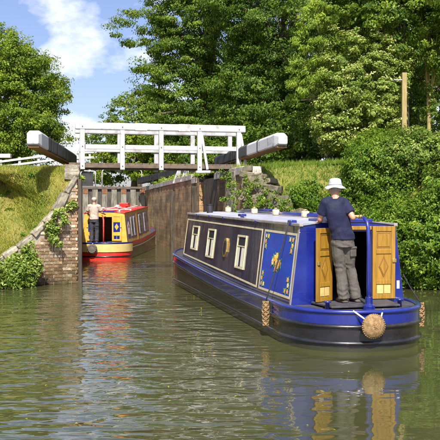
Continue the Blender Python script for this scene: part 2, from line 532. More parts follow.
# ------------------------------------------------------------------ mesh helpers
class MB:
    def __init__(self):
        self.v, self.f = [], []

    def add(self, vs, fs):
        k = len(self.v)
        self.v += [tuple(p) for p in vs]
        self.f += [tuple(i + k for i in f) for f in fs]
        return self

    def hexa(self, p):
        return self.add(p, [(0, 3, 2, 1), (4, 5, 6, 7), (0, 1, 5, 4), (1, 2, 6, 5), (2, 3, 7, 6), (3, 0, 4, 7)])

    def box(self, c, s, M=None):
        h = [x / 2 for x in s]
        p = [Vector((sx * h[0], sy * h[1], sz * h[2])) for sz in (-1, 1) for sx, sy in ((-1, -1), (1, -1), (1, 1), (-1, 1))]
        if M is not None:
            p = [M @ q for q in p]
        c = Vector(c)
        return self.hexa([q + c for q in p])

    def bar(self, a, b, w, h, up=(0, 0, 1)):
        """rectangular bar from a to b, w across, h along up"""
        a, b, up = Vector(a), Vector(b), Vector(up)
        t = (b - a).normalized()
        x = t.cross(up).normalized()
        u = x.cross(t).normalized()
        c = [(-w / 2, -h / 2), (w / 2, -h / 2), (w / 2, h / 2), (-w / 2, h / 2)]
        return self.hexa([a + x * i + u * j for i, j in c] + [b + x * i + u * j for i, j in c])

    def tube(self, pts, rad, n=8, ell=None):
        pts = [Vector(p) for p in pts]
        if not hasattr(rad, '__len__'):
            rad = [rad] * len(pts)
        vs, fs = [], []
        ref = None
        for i, p in enumerate(pts):
            t = (pts[min(i + 1, len(pts) - 1)] - pts[max(i - 1, 0)]).normalized()
            if ref is None:
                ref = Vector((0, 0, 1)) if abs(t.z) < 0.9 else Vector((1, 0, 0))
            x = t.cross(ref).normalized()
            y = x.cross(t).normalized()
            ref = y
            for k in range(n):
                a = 2 * math.pi * k / n
                vs.append(p + x * math.cos(a) * rad[i] + y * math.sin(a) * rad[i])
        for i in range(len(pts) - 1):
            for k in range(n):
                fs.append((i * n + k, i * n + (k + 1) % n, (i + 1) * n + (k + 1) % n, (i + 1) * n + k))
        fs.append(tuple(range(n - 1, -1, -1)))
        fs.append(tuple((len(pts) - 1) * n + k for k in range(n)))
        return self.add(vs, fs)

    def rings(self, secs, n=16):
        """closed skin over horizontal ellipses (centre, rx, ry)"""
        vs, fs = [], []
        for c, rx, ry in secs:
            for k in range(n):
                a = 2 * math.pi * k / n
                vs.append((c[0] + rx * math.cos(a), c[1] + ry * math.sin(a), c[2]))
        for i in range(len(secs) - 1):
            for k in range(n):
                fs.append((i * n + k, i * n + (k + 1) % n, (i + 1) * n + (k + 1) % n, (i + 1) * n + k))
        fs.append(tuple(range(n - 1, -1, -1)))
        fs.append(tuple((len(secs) - 1) * n + k for k in range(n)))
        return self.add(vs, fs)

    def ball(self, c, r, n=10, m=7):
        rx, ry, rz = r if hasattr(r, '__len__') else (r, r, r)
        vs, fs = [], []
        for i in range(1, m):
            th = math.pi * i / m
            for k in range(n):
                a = 2 * math.pi * k / n
                vs.append((c[0] + rx * math.sin(th) * math.cos(a), c[1] + ry * math.sin(th) * math.sin(a), c[2] - rz * math.cos(th)))
        b, t = len(vs), len(vs) + 1
        vs += [(c[0], c[1], c[2] - rz), (c[0], c[1], c[2] + rz)]
        for i in range(m - 2):
            for k in range(n):
                fs.append((i * n + k, i * n + (k + 1) % n, (i + 1) * n + (k + 1) % n, (i + 1) * n + k))
        for k in range(n):
            fs.append((b, (k + 1) % n, k))
            fs.append((t, (m - 2) * n + k, (m - 2) * n + (k + 1) % n))
        return self.add(vs, fs)

    def prism(self, poly, off):
        off = Vector(off)
        n = len(poly)
        a = [Vector(p) for p in poly]
        return self.add(a + [p + off for p in a], [tuple(range(n - 1, -1, -1)), tuple(range(n, 2 * n))] +
                        [(i, (i + 1) % n, n + (i + 1) % n, n + i) for i in range(n)])

    def build(self, name, mat, parent=None, smooth=False, bevel=0.0, loc=None):
        me = bpy.data.meshes.new(name)
        me.from_pydata(self.v, [], self.f)
        me.update()
        o = bpy.data.objects.new(name, me)
        col.objects.link(o)
        if mat:
            me.materials.append(MATS[mat])
        if smooth:
            me.shade_smooth() if hasattr(me, 'shade_smooth') else me.polygons.foreach_set('use_smooth', [True] * len(me.polygons))
        if bevel:
            bv = o.modifiers.new('bevel', 'BEVEL')
            bv.width = bevel
            bv.segments = 2
            bv.limit_method = 'ANGLE'
        if loc is not None:
            o.location = loc
        if parent is not None:
            o.parent = parent
        return o


def empty(name, loc=(0, 0, 0), rz=0.0):
    o = bpy.data.objects.new(name, None)
    o.empty_display_size = 0.2
    col.objects.link(o)
    o.location = loc
    o.rotation_euler = (0, 0, rz)
    return o


def tag(o, label=None, cat=None, group=None, kind=None):
    if label:
        o['label'] = label
    if cat:
        o['category'] = cat
    if group:
        o['group'] = group
    if kind:
        o['kind'] = kind
    return o


def mesh_np(name, V, F, mat, parent=None, tint=None, smooth=False):
    """triangles from arrays"""
    me = bpy.data.meshes.new(name)
    V = np.ascontiguousarray(V, dtype=np.float32)
    F = np.ascontiguousarray(F, dtype=np.int32)
    nf, k = F.shape
    me.vertices.add(len(V))
    me.vertices.foreach_set('co', V.ravel())
    me.loops.add(nf * k)
    me.loops.foreach_set('vertex_index', F.ravel())
    me.polygons.add(nf)
    me.polygons.foreach_set('loop_start', np.arange(0, nf * k, k, dtype=np.int32))
    me.update(calc_edges=True)
    if tint is not None:
        a = me.attributes.new('tint', 'FLOAT', 'FACE')
        a.data.foreach_set('value', np.ascontiguousarray(tint, dtype=np.float32))
    if smooth:
        me.polygons.foreach_set('use_smooth', np.ones(nf, dtype=bool))
    me.materials.append(MATS[mat])
    o = bpy.data.objects.new(name, me)
    col.objects.link(o)
    if parent is not None:
        o.parent = parent
    return o


def unit(a):
    return a / np.maximum(np.linalg.norm(a, axis=1, keepdims=True), 1e-6)


def leaf_mesh(name, C, N, T, L, W, tint, mat, parent):
    """C centres, N leaf normals, T stalk direction, folded two-triangle leaves"""
    n = len(C)
    N = unit(N)
    T = unit(T - N * (T * N).sum(1, keepdims=True))
    B = np.cross(N, T)
    L = np.asarray(L).reshape(-1, 1) * np.ones((n, 1))
    W = np.asarray(W).reshape(-1, 1) * np.ones((n, 1))
    V = np.empty((n, 4, 3), np.float32)
    V[:, 0] = C - T * L * 0.5
    V[:, 1] = C + B * W * 0.5 + N * L * 0.12
    V[:, 2] = C + T * L * 0.5 - N * L * 0.08
    V[:, 3] = C - B * W * 0.5 + N * L * 0.12
    i = np.arange(n)[:, None] * 4
    F = np.concatenate([i + [0, 1, 2], i + [0, 2, 3]], 1).reshape(-1, 3)
    return mesh_np(name, V.reshape(-1, 3), F, mat, parent, np.repeat(tint, 2))


def clump_leaves(centers, outward, per, cr, lsize, rng, flat=0.6, up=0.6, tint_c=None, tint_spread=0.18, droop=0.5):
    """leaf positions round clump centres"""
    n = len(centers)
    k = n * per
    idx = np.repeat(np.arange(n), per)
    off = rng.normal(size=(k, 3))
    off = unit(off) * (rng.random((k, 1)) ** 0.5) * cr * rng.uniform(0.6, 1.3, (n, 1))[idx]
    off[:, 2] *= flat
    C = centers[idx] + off
    N = outward[idx] * 0.8 + unit(off) * 0.7 + rng.normal(size=(k, 3)) * 0.55
    N[:, 2] += up
    T = rng.normal(size=(k, 3)) + outward[idx] * 0.6
    T[:, 2] -= droop
    L = lsize * rng.uniform(0.5, 1.5, k) * rng.uniform(0.75, 1.3, n)[idx]
    if tint_c is None:
        tint_c = rng.normal(0.5, 0.16, n)
    tint = np.clip(tint_c[idx] + rng.normal(0, tint_spread, k), 0, 1)
    return C, N, T, L, tint


def crown_points(blobs, n, rng, wob=0.22, inner=0.55):
    """clump centres spread through a set of ellipsoids (x,y,z,rx,ry,rz), more of them near the outside, with an uneven outline"""
    vol = np.array([(b[3] * b[4] * b[5]) ** 0.75 for b in blobs])
    pick = rng.choice(len(blobs), n, p=vol / vol.sum())
    B = np.array(blobs)[pick]
    d = unit(rng.normal(size=(n, 3)))
    ph = np.array([[b[0], b[1], b[2]] for b in B])
    q = d * 2.3 + ph
    w = np.sin(q[:, 0] * 2.1 + 1.3) * np.cos(q[:, 1] * 1.7) + np.sin(q[:, 2] * 2.7 + q[:, 0]) * 0.7 + np.sin(q[:, 1] * 5.1 + q[:, 2] * 4.3) * 0.4
    r = (inner + (1 - inner) * rng.random(n) ** 0.6) * (1 + wob * w * 0.6)
    P = B[:, :3] + d * B[:, 3:] * r[:, None]
    return P, unit(d / B[:, 3:] * B[:, 3:].mean(1, keepdims=True))


def tree(name, label, cat, base, blobs, clumps, per, cr, lsize, lmat, trunk_r=0.25, bark='bark', seed=1, group=None, aspect=0.55,
         limbs=10, up=0.6, tint_mean=0.5, flat=0.6, droop=0.5, wob=0.22, inner=0.55, extra=None, lean=(0, 0)):
    rng = np.random.default_rng(seed)
    root = tag(empty(name, base), label, cat, group)
    base = np.array(base, float)
    P, D = crown_points(blobs, clumps, rng, wob, inner)
    if extra is not None:
        P = np.concatenate([P, extra])
        D = np.concatenate([D, unit(extra - np.array(blobs[0][:3]))])
    tc_ = rng.normal(tint_mean, 0.15, len(P))
    C, N, T, L, tint = clump_leaves(P - base, D, per, cr, lsize, rng, flat, up, tc_, droop=droop)
    leaf_mesh('crown', C, N, T, L, L * aspect, tint, lmat, root)
    # trunk and limbs
    top = np.array(blobs[0][:3]) - base
    top[2] += blobs[0][5] * 0.45
    m = MB()
    pts, rad = [], []
    for i in range(7):
        u = i / 6
        p = top * u
        p[0] += 0.18 * math.sin(u * 5 + seed) * u + lean[0] * math.sin(u * math.pi)
        p[1] += lean[1] * math.sin(u * math.pi)
        pts.append(p)
        rad.append(trunk_r * (1.25 if i == 0 else 1 - 0.8 * u))
    pts[0][2] -= 0.3
    m.tube(pts, rad, 9)
    m.build('trunk', bark, root, smooth=True)
    for j in range(limbs):
        q = P[rng.integers(len(P))] - base
        u = rng.uniform(0.3, 0.75)
        a = top * u
        mid = (a + q) / 2 + np.array([0, 0, 0.12 * np.linalg.norm(q - a)])
        r0 = trunk_r * (1 - 0.75 * u) * 0.55
        MB().tube([a, mid, q], [r0, r0 * 0.6, r0 * 0.2], 6).build('limb', bark, root, smooth=True)
    return root


# ------------------------------------------------------------------ the setting: water, banks, lock walls
A2 = Vector((-0.2, 0.98, 0)).normalized()       # along the lock, away from the camera
B2 = Vector((A2.y, -A2.x, 0))                   # across the lock, to the right
CL = Vector((-3.72, 19.25, 0))
LOCK_W = 4.45
CR = CL + B2 * LOCK_W

wm = MB()
wm.add([(-150, -80, 0), (150, -80, 0), (150, 140, 0), (-150, 140, 0)], [(0, 1, 2, 3)])
tag(wm.build('canal_water', 'canal_water'), kind='structure')
tag(MB().add([(-150, -80, -1.4), (150, -80, -1.4), (150, 140, -1.4), (-150, 140, -1.4)], [(0, 1, 2, 3)]).build('canal_bed', 'field'),
    kind='structure')
fg = MB()
LE = CL + A2 * 29
fg.add([(-900, LE.y + 2, 3.2), (900, LE.y + 2, 3.2), (900, 1500, 5), (-900, 1500, 5)], [(0, 1, 2, 3)])
tag(fg.build('ground', 'field'), kind='structure')


def smooth(u):
    u = min(max(u, 0), 1)
    return u * u * (3 - 2 * u)


def resample(path, step):
    out = []
    for (p, q) in zip(path[:-1], path[1:]):
        p, q = Vector(p), Vector(q)
        n = max(1, int((q - p).length / step))
        out += [p.lerp(q, i / n) for i in range(n)]
    return out + [Vector(path[-1])]


class Bank:
    def __init__(self, name, path, side, H, width, mat, step=0.5):
        P = resample(path, step)
        self.offs = [0.0, 0.15, 0.4, 0.8, 1.2, 1.7, 2.2, 2.8, 3.5, 4.3, 5.2, 6.5, 8, 10, 13, 17, 23, 32, 45, 70, 120]
        nrm = []
        for i in range(len(P)):
            a, b = P[max(i - 3, 0)], P[min(i + 3, len(P) - 1)]
            t = Vector((b.x - a.x, b.y - a.y, 0)).normalized()
            nrm.append(Vector((-t.y, t.x, 0)) * side)
        V = np.zeros((len(P), len(self.offs), 3), np.float32)
        for i, p in enumerate(P):
            for j, o in enumerate(self.offs):
                q = p + nrm[i] * o
                z = p.z + (H(q.x, q.y) - p.z) * smooth(o / width)
                if 0.2 < o < 40:
                    z += 0.10 * mnoise.noise(Vector((q.x * 0.7, q.y * 0.7, 3))) * smooth(o / 1.5) + 0.04 * mnoise.noise(Vector((q.x * 2.3, q.y * 2.3, 9)))
                V[i, j] = (q.x, q.y, z)
        self.V = V
        n, m = V.shape[:2]
        F = []
        for i in range(n - 1):
            for j in range(m - 1):
                f = (i * m + j, i * m + j + 1, (i + 1) * m + j + 1, (i + 1) * m + j)
                F.append(f if side < 0 else f[::-1])
        self.o = tag(mesh_np(name, V.reshape(-1, 3), np.array(F), mat, smooth=True), kind='structure')

    def sample(self, n, rng, jmax=9, cond=None):
        """n random points on the bank near its edge"""
        out = []
        V = self.V
        a = V[:-1, :jmax]
        b = V[1:, :jmax]
        c = V[:-1, 1:jmax + 1]
        d = V[1:, 1:jmax + 1]
        area = np.linalg.norm(np.cross(b - a, c - a), axis=2)
        cen = (a + b + c + d) / 4
        if cond is not None:
            area = area * cond(cen[..., 0], cen[..., 1], cen[..., 2])
        p = (area / area.sum()).ravel()
        k = rng.choice(len(p), n, p=p)
        i, j = np.unravel_index(k, area.shape)
        u, v = rng.random((n, 1)), rng.random((n, 1))
        return a[i, j] * (1 - u) * (1 - v) + b[i, j] * u * (1 - v) + c[i, j] * (1 - u) * v + d[i, j] * u * v

    def z(self, x, y):
        f = self.V.reshape(-1, 3)
        k = np.argmin((f[:, 0] - x) ** 2 + (f[:, 1] - y) ** 2)
        return float(f[k, 2])


def v3(p, z):
    return Vector((p.x, p.y, z))


left_path = [v3(CL + A2 * 29, 3.3), v3(CL + A2 * 10, 3.12), v3(CL + A2 * 1.75, 3.08), v3(CL + A2 * 0.9, 3.0), v3(CL, 2.74), (-3.96, 19.12, 2.32), (-4.17, 18.98, 1.84),
             (-4.7, 18.68, 1.23), (-5.06, 18.52, 0.94), (-5.65, 18.2, 0.47), (-6.3, 17.7, 0.3), (-7.3, 16.4, 0.3), (-9.5, 11, 0.35),
             (-10.5, 0, 0.35), (-10.5, -40, 0.35)]
left_bank = Bank('left_bank', left_path, 1 * -1, lambda x, y: 3.06 + 0.053 * min(max(0, y - 23), 30), 3.6, 'bank_grass')
right_path = [v3(CR + A2 * 28, 3.3), v3(CR + A2 * 10, 3.15), v3(CR + A2 * 1.0, 3.08), v3(CR, 2.95), (1.2, 19.98, 2.62), (1.72, 19.7, 2.02),
              (2.4, 19.25, 1.45), (3.2, 18.7, 0.8), (4.2, 18.1, 0.32), (5.6, 17.6, 0.28), (9, 15.5, 0.3), (12, 8, 0.3), (12, -40, 0.3)]
right_bank = Bank('right_bank', right_path, 1, lambda x, y: 3.3 + 0.045 * min(max(0, y - 24), 25), 3.6, 'bank_grass')


# left wing wall: backing, real bricks, coping stones
def wall_strip(m, path, z0, thick_dir=None):
    for p, q in zip(path[:-1], path[1:]):
        m.add([(p[0], p[1], z0), (q[0], q[1], z0), (q[0], q[1], q[2]), (p[0], p[1], p[2])], [(0, 1, 2, 3)])


lw = [Vector(p) for p in left_path[2:12]]
wing = tag(empty('wing_wall', CL), 'sloping brick wing wall with stone coping at the foot of the grass bank', 'wall')
m = MB()
wall_strip(m, [p - CL for p in lw], -1.4)
m.build('wall_core', 'mortar', wing)
brick_mb = MB()
brick_mb.box((0, 0, 0), (0.222, 0.05, 0.074))
brick_me = None
dense = resample(lw[1:], 0.02)
cum = [0.0]
for p, q in zip(dense[:-1], dense[1:]):
    cum.append(cum[-1] + math.hypot(q.x - p.x, q.y - p.y))


def on_wall(u):
    k = min(int(np.searchsorted(cum, u)), len(dense) - 1)
    return dense[k], k


for row in range(-2, 34):
    z = row * 0.085 + 0.04
    u = 0.12 if row % 2 else 0.0
    while u < min(cum[-1], 3.9):
        p, k = on_wall(u)
        q = dense[min(k + 4, len(dense) - 1)]
        if min(p.z, on_wall(u + 0.1)[0].z, on_wall(max(0, u - 0.1))[0].z) > z + 0.06:
            ang = math.atan2(q.y - p.y, q.x - p.x)
            outv = Vector((math.sin(ang), -math.cos(ang), 0))
            if outv.y > 0 and abs(outv.y) > abs(outv.x):
                outv = -outv
            if outv.x < 0 and abs(outv.x) > abs(outv.y):
                outv = -outv
            pos = p + outv * random.uniform(-0.012, 0.006)
            if brick_me is None:
                b = brick_mb.build('brick', 'brick', wing, bevel=0)
                brick_me = b.data
            else:
                b = bpy.data.objects.new('brick', brick_me)
                col.objects.link(b)
                b.parent = wing
            b.location = (pos.x - CL.x, pos.y - CL.y, z)
            b.rotation_euler = (random.uniform(-.02, .02), random.uniform(-.015, .015), ang)
            b.scale = (random.uniform(0.93, 1.0), 1, random.uniform(0.92, 1.0))
        u += 0.235


def stone_mesh(m, c, s, M, rng, jit=0.12):
    """one rough block: a subdivided box pushed about"""
    hx, hy, hz = [x / 2 for x in s]
    vs = []
    for sz in (-1, 1):
        for sx, sy in ((-1, -1), (0, -1.06), (1, -1), (1.06, 0), (1, 1), (0, 1.06), (-1, 1), (-1.06, 0)):
            j = lambda: 1 + rng.uniform(-jit, jit)
            vs.append(Vector(c) + M @ Vector((sx * hx * j(), sy * hy * j(), sz * hz * j() * (1 if sx and sy else 1.05))))
    fs = [(7, 6, 5, 4, 3, 2, 1, 0), tuple(range(8, 16))] + [(i, (i + 1) % 8, 8 + (i + 1) % 8, 8 + i) for i in range(8)]
    m.add(vs, fs)


rs = random.Random(5)
cop = resample(lw[:9], 0.34)
for p, q in zip(cop[:-1], cop[1:]):
    t = (q - p)
    ln = t.length
    x = t.normalized()
    n = Vector((-x.y, x.x, 0)).normalized()
    n = -n if n.dot(Vector((-1, 1, 0))) < 0 else n
    up = x.cross(n)
    up = -up if up.z < 0 else up
    M = Matrix((x, n, up)).transposed()
    m = MB()
    stone_mesh(m, (0, 0, 0), (ln * 0.97, rs.uniform(0.3, 0.46), rs.uniform(0.11, 0.17)), M @ Matrix.Rotation(rs.uniform(-.06, .06), 3, 'X'), rs, 0.12)
    m.build('coping_stone', 'old_coping', wing, bevel=0.025, loc=(p + q) / 2 + n * 0.13 + up * 0.02 - CL)

# the dark timber guide post at the corner
m = MB()
m.bar((0, 0, -0.6), (0, 0, 2.7), 0.10, 0.10, (0, 1, 0))
m.build('corner_post', 'wet_timber', wing, loc=(0.085, -0.02, 0), bevel=0.01)


# lock walls (right one seen at a slant, left one hidden behind the wing wall)
def uv_wall(name, mat, p0, p1, z0, z1, parent):
    me = bpy.data.meshes.new(name)
    L = (p1 - p0).length
    me.from_pydata([(p0.x, p0.y, z0), (p1.x, p1.y, z0), (p1.x, p1.y, z1), (p0.x, p0.y, z1)], [], [(0, 1, 2, 3)])
    uv = me.uv_layers.new(name='UVMap')
    for i, c in enumerate([(0, z0), (L, z0), (L, z1), (0, z1)]):
        uv.data[i].uv = c
    me.materials.append(MATS[mat])
    o = bpy.data.objects.new(name, me)
    col.objects.link(o)
    o.parent = parent
    return o


def V2(p):
    return Vector((p[0], p[1], 0))


rl = tag(empty('lock_wall', CR), 'tall brown streaked brick lock wall behind the red and yellow boat', 'wall')
REC = 0.35          # gate recess depth
r0, r1, r2, r3 = CR, CR + A2 * 3.6, CR + A2 * 7.0, CR + A2 * 27
Z1 = 2.9
uv_wall('wall_face', 'old_brick', r0 - CR, r1 - CR, -1.4, Z1, rl)
uv_wall('recess_side', 'old_brick', r1 - CR, r1 + B2 * REC - CR, -1.4, Z1, rl)
uv_wall('recess_face', 'old_brick', r1 + B2 * REC - CR, r2 + B2 * REC - CR, -1.4, Z1, rl)
uv_wall('recess_side', 'old_brick', r2 + B2 * REC - CR, r2 - CR, -1.4, Z1, rl)
uv_wall('wall_face', 'old_brick', r2 - CR, r3 - CR, -1.4, 3.05, rl)
k = 0.0
while k < 26.5:
    ln = rs.uniform(0.9, 1.25)
    if not (3.4 < k < 6.6):
        m = MB()
        c = A2 * (k + ln / 2) + B2 * 0.24
        M = Matrix((A2, B2, Vector((0, 0, 1)))).transposed()
        stone_mesh(m, (0, 0, 0), (ln - 0.015, 0.55, 0.22), M, rs, 0.025)
        m.build('coping_stone', 'concrete', rl, bevel=0.02, loc=(c.x, c.y, (2.98 if k < 8 else 3.14) + rs.uniform(-0.01, 0.01)))
    k += ln
for k in (7.6, 13.5):
    m = MB()
    p = A2 * k - B2 * 0.07
    m.bar((p.x, p.y, -0.8), (p.x, p.y, 2.75), 0.24, 0.15, A2)
    m.build('fender_post', 'wet_timber', rl, bevel=0.015)
ll = tag(empty('lock_wall', CL), 'left brick lock wall running back behind the sloping wing wall', 'wall')
uv_wall('wall_face', 'old_brick', A2 * 27.5, A2 * 1.72, -1.4, 3.05, ll)
uv_wall('wall_face', 'old_brick', A2 * 1.72, A2 * 0.0, -1.4, 2.7, ll)

# right wing wall of rubble
rw = tag(empty('rubble_wall', CR), 'lichen grey rubble stone wing wall stepping down the right bank', 'wall')
rp_ = [Vector(p) for p in right_path[3:10]]
m = MB()
wall_strip(m, [p - CR for p in rp_[:5]], -1.4)
m.build('wall_core', 'mortar', rw)
m = MB()
wall_strip(m, [Vector(p) for p in right_path[7:]], -1.4)
tag(m.build('bank_edge', 'earth'), kind='structure')
for p, q in zip(resample(rp_[:4], 0.22)[:-1], resample(rp_[:4], 0.22)[1:]):
    ang = math.atan2(q.y - p.y, q.x - p.x)
    outv = Vector((math.sin(ang), -math.cos(ang), 0))
    z = p.z + rs.uniform(0.02, 0.14)
    first = True
    while z > max(0.0, p.z - 1.7):
        h = rs.uniform(0.10, 0.22)
        w = rs.uniform(0.2, 0.36)
        M = Matrix.Rotation(ang, 3, 'Z') @ Matrix.Rotation(rs.uniform(-.25, .25), 3, 'Y') @ Matrix.Rotation(rs.uniform(-.15, .15), 3, 'X')
        m = MB()
        stone_mesh(m, (0, 0, 0), (w, 0.42 if first else 0.2, h), M, rs, 0.24)
        pos = p.lerp(q, rs.uniform(0.2, 0.8)) + outv * (rs.uniform(-0.02, 0.06) - (0.12 if first else 0))
        m.build('stone', 'stone', rw, bevel=0.025, loc=(pos.x - CR.x, pos.y - CR.y, z - h / 2))
        z -= h * 0.92
        first = False

# ------------------------------------------------------------------ lock gates, balance beams, bridge
def gate_leaf(heel, ang_dir, label, width=2.35, ztop=3.25, grp='open lower lock gates'):
    """an open timber gate leaf lying back in its recess"""
    g = tag(empty('lock_gate', heel), label, 'lock gate', grp)
    d = ang_dir.normalized()
    n = Vector((-d.y, d.x, 0))
    MB().bar((0, 0, -0.9), (0, 0, ztop), 0.3, 0.3, n).build('heel_post', 'wet_timber', g, bevel=0.02)
    e = d * width
    MB().bar((e.x, e.y, -0.9), (e.x, e.y, ztop - 0.25), 0.26, 0.28, n).build('mitre_post', 'wet_timber', g, bevel=0.02)
    for z in (0.2, 1.1, 2.0, 2.85):
        a, b = d * 0.15, d * (width - 0.14)
        MB().bar((a.x, a.y, z), (b.x, b.y, z), 0.2, 0.24).build('rail', 'wet_timber', g, bevel=0.015)
    k = 0.26
    while k < width - 0.2:
        a = d * k + n * 0.12
        MB().bar((a.x, a.y, -0.9), (a.x, a.y, 2.95), 0.055, 0.2, d).build('plank', 'wet_timber', g)
        k += 0.215
    return g


def balance_beam(heel, end, z0, z1, label, white_from, sec0=0.36, sec1=0.44):
    """tapering timber beam: the end painted white, the rest black, bare rust brown below"""
    o = tag(empty('balance_beam', (heel.x, heel.y, z0)), label, 'lock beam', 'balance beams of the lower gates')
    d = Vector((end.x - heel.x, end.y - heel.y, 0))
    L = d.length
    d.normalize()
    n = Vector((-d.y, d.x, 0))

    def sec(u, inset=0.0):
        h = (sec0 + (sec1 - sec0) * u) / 2 - inset
        w = h * 0.95
        c = d * (L * u) + Vector((0, 0, (z1 - z0) * u))
        ch = 0.07
        return [c + n * a + Vector((0, 0, b)) for a, b in
                ((-w + ch * .3, -h), (w - ch * .3, -h), (w, -h + ch * .3), (w, h - ch), (w - ch, h), (-w + ch, h), (-w, h - ch), (-w, -h + ch * .3))]

    def seg(us, name, mat):
        m = MB()
        rows = [sec(u, i) for u, i in us]
        vs = [p for r_ in rows for p in r_]
        fs = [tuple(range(7, -1, -1)), tuple(range(len(vs) - 8, len(vs)))]
        for i in range(len(rows) - 1):
            for k in range(8):
                fs.append((i * 8 + k, i * 8 + (k + 1) % 8, (i + 1) * 8 + (k + 1) % 8, (i + 1) * 8 + k))
        m.add(vs, fs)
        return m.build(name, mat, o, bevel=0.012)
    seg([(-0.05, 0), (white_from, 0)], 'beam', 'beam_black')
    seg([(white_from + 0.001, 0), (0.965, 0), (1.0, 0.05)], 'painted_end', 'white_paint')
    # bare underside strake and iron straps
    a = d * (L * 0.02) + Vector((0, 0, -sec0 / 2 - 0.02))
    b = d * (L * 0.985) + Vector((0, 0, z1 - z0 - sec1 / 2 - 0.018))
    MB().bar(a, b, 0.27, 0.035).build('under_board', 'rust_timber', o)
    for u in (0.3, 0.55, 0.72):
        s_ = sec(u, -0.008)
        s2 = sec(u + 0.015, -0.008)
        m = MB()
        m.add(s_ + s2, [(k, (k + 1) % 8, 8 + (k + 1) % 8, 8 + k) for k in range(8)])
        m.build('iron_strap', 'black_metal', o)
    return o


heelR = CR + A2 * 3.85 + B2 * 0.17
gate_leaf(heelR, A2, 'dark open lower lock gate folded against the brown right wall', ztop=3.3)
heelL = CL + A2 * 3.85 - B2 * 0.17
gate_leaf(heelL, A2, 'open lower lock gate folded back behind the left wing wall', ztop=3.3)
balance_beam(v3(heelR, 0), at(283, 140, 18.8), 3.48, at(283, 139, 18.8).z, 'heavy lock beam with long white end pointing over the right bank', 0.55,
             0.34, 0.36)
balance_beam(v3(heelL, 0), at(33, 140, 18.3), 3.48, at(33, 139, 18.3).z + 0.03, 'heavy black lock beam with stubby white end over the left grass bank', 0.8,
             0.36, 0.40)

# footbridge
BL = at(79, 168, 21.0)
bw = 4.88
dirb = B2
bridge = tag(empty('footbridge', (BL.x, BL.y, 0)), 'white timber railed footbridge crossing the lock tail above the boats', 'bridge')
DZ = 3.22
for j, off in enumerate((0.0, 1.0)):
    q = A2 * (off - 0.05)
    MB().bar(q - dirb * 0.3 + Vector((0, 0, DZ - 0.085)), q + dirb * (bw + 0.25) + Vector((0, 0, DZ - 0.085)), 0.14, 0.09).build(
        'bearer', 'deck_timber', bridge, bevel=0.01)
nplank = 26
for i in range(nplank):
    u = -0.28 + (bw + 0.5) * (i + 0.5) / nplank
    p = dirb * u
    a, b = p - A2 * 0.08, p + A2 * 1.06
    MB().bar(a + Vector((0, 0, DZ - 0.012)), b + Vector((0, 0, DZ - 0.012 + random.uniform(-.004, .004))), (bw + 0.5) / nplank - 0.012, 0.05).build(
        'deck_plank', 'deck_timber', bridge)
for j, off in enumerate((0.0, 1.0)):
    q = A2 * off
    side = -1 if j == 0 else 1
    us = [0.1, 1.22, 2.33, 3.45, 4.62]
    mat = 'white_paint' if j == 0 else 'weathered_white'
    for i, u in enumerate(us):
        p = q + dirb * u - A2 * (0.12 if j == 0 else -0.12)
        MB().bar(p + Vector((0, 0, DZ - 0.18)), p + Vector((0, 0, DZ + 0.95)), 0.13, 0.12, A2).build('post', mat, bridge, bevel=0.01)
        # raking strut outside the rail
        p2 = q + dirb * (u + (0.2 if u > 2.4 else -0.05)) - A2 * 0.3 * (1 if j == 0 else -1)
        if i >= 3 and j == 0:
            MB().bar(p2 + Vector((0, 0, DZ - 0.16)), p + dirb * 0.06 + Vector((0, 0, DZ + 0.9)), 0.07, 0.07, A2).build('strut', mat, bridge, bevel=0.008)
            MB().bar(p - dirb * 0.08 + Vector((0, 0, DZ - 0.22)), p2 + dirb * 0.1 + Vector((0, 0, DZ - 0.22)), 0.14, 0.07).build(
                'strut_foot', mat, bridge, bevel=0.008)
    zt = DZ + 1.045
    o_ = -A2 * 0.12 * (1 if j == 0 else -1)
    MB().bar(q + o_ - dirb * 0.1 + Vector((0, 0, zt)), q + o_ + dirb * (bw - 0.06) + Vector((0, 0, zt)), 0.15, 0.2).build('top_rail', mat, bridge, bevel=0.03)
    zt = DZ + 0.47
    o_ = o_ * 0.35
    MB().bar(q + o_ + dirb * 0.03 + Vector((0, 0, zt)), q + o_ + dirb * (bw - 0.2) + Vector((0, 0, zt)), 0.05, 0.13).build('mid_rail', mat, bridge, bevel=0.01)
for u in [0.1, 1.22, 2.33, 3.45, 4.62]:
    for z in (DZ - 0.08, DZ + 0.47, DZ + 1.03):
        p = dirb * u - A2 * (0.12 + (0.078 if z > DZ + 0.9 else 0.062)) + Vector((0, 0, z))
        MB().tube([p + A2 * 0.01, p - A2 * 0.014], 0.017, 8).build('bolt', 'rust_timber', bridge)
for u in (1.75, 3.0):
    p = dirb * u - A2 * 0.12 + Vector((0, 0, DZ + 1.045))
    MB().box(p, (0.34, 0.165, 0.212), Matrix((dirb, A2, Vector((0, 0, 1)))).transposed()).build('rail_strap', 'weathered_white', bridge, bevel=0.004)
# abutments of the bridge on either wall
for c, nm, lb in ((CR + A2 * 1.55 + B2 * 0.25, 'abutment', 'brick pier under the right end of the white footbridge'),
                  (CL + A2 * 2.2 - B2 * 0.33, 'abutment', 'brick pier under the left end of the white footbridge')):
    ab = tag(empty(nm, (c.x, c.y, 0)), lb, 'bridge pier')
    MB().box((0, 0, 1.35), (0.6, 1.3, 3.3), Matrix((B2, A2, Vector((0, 0, 1)))).transposed()).build('pier_block', 'old_coping', ab, bevel=0.02)

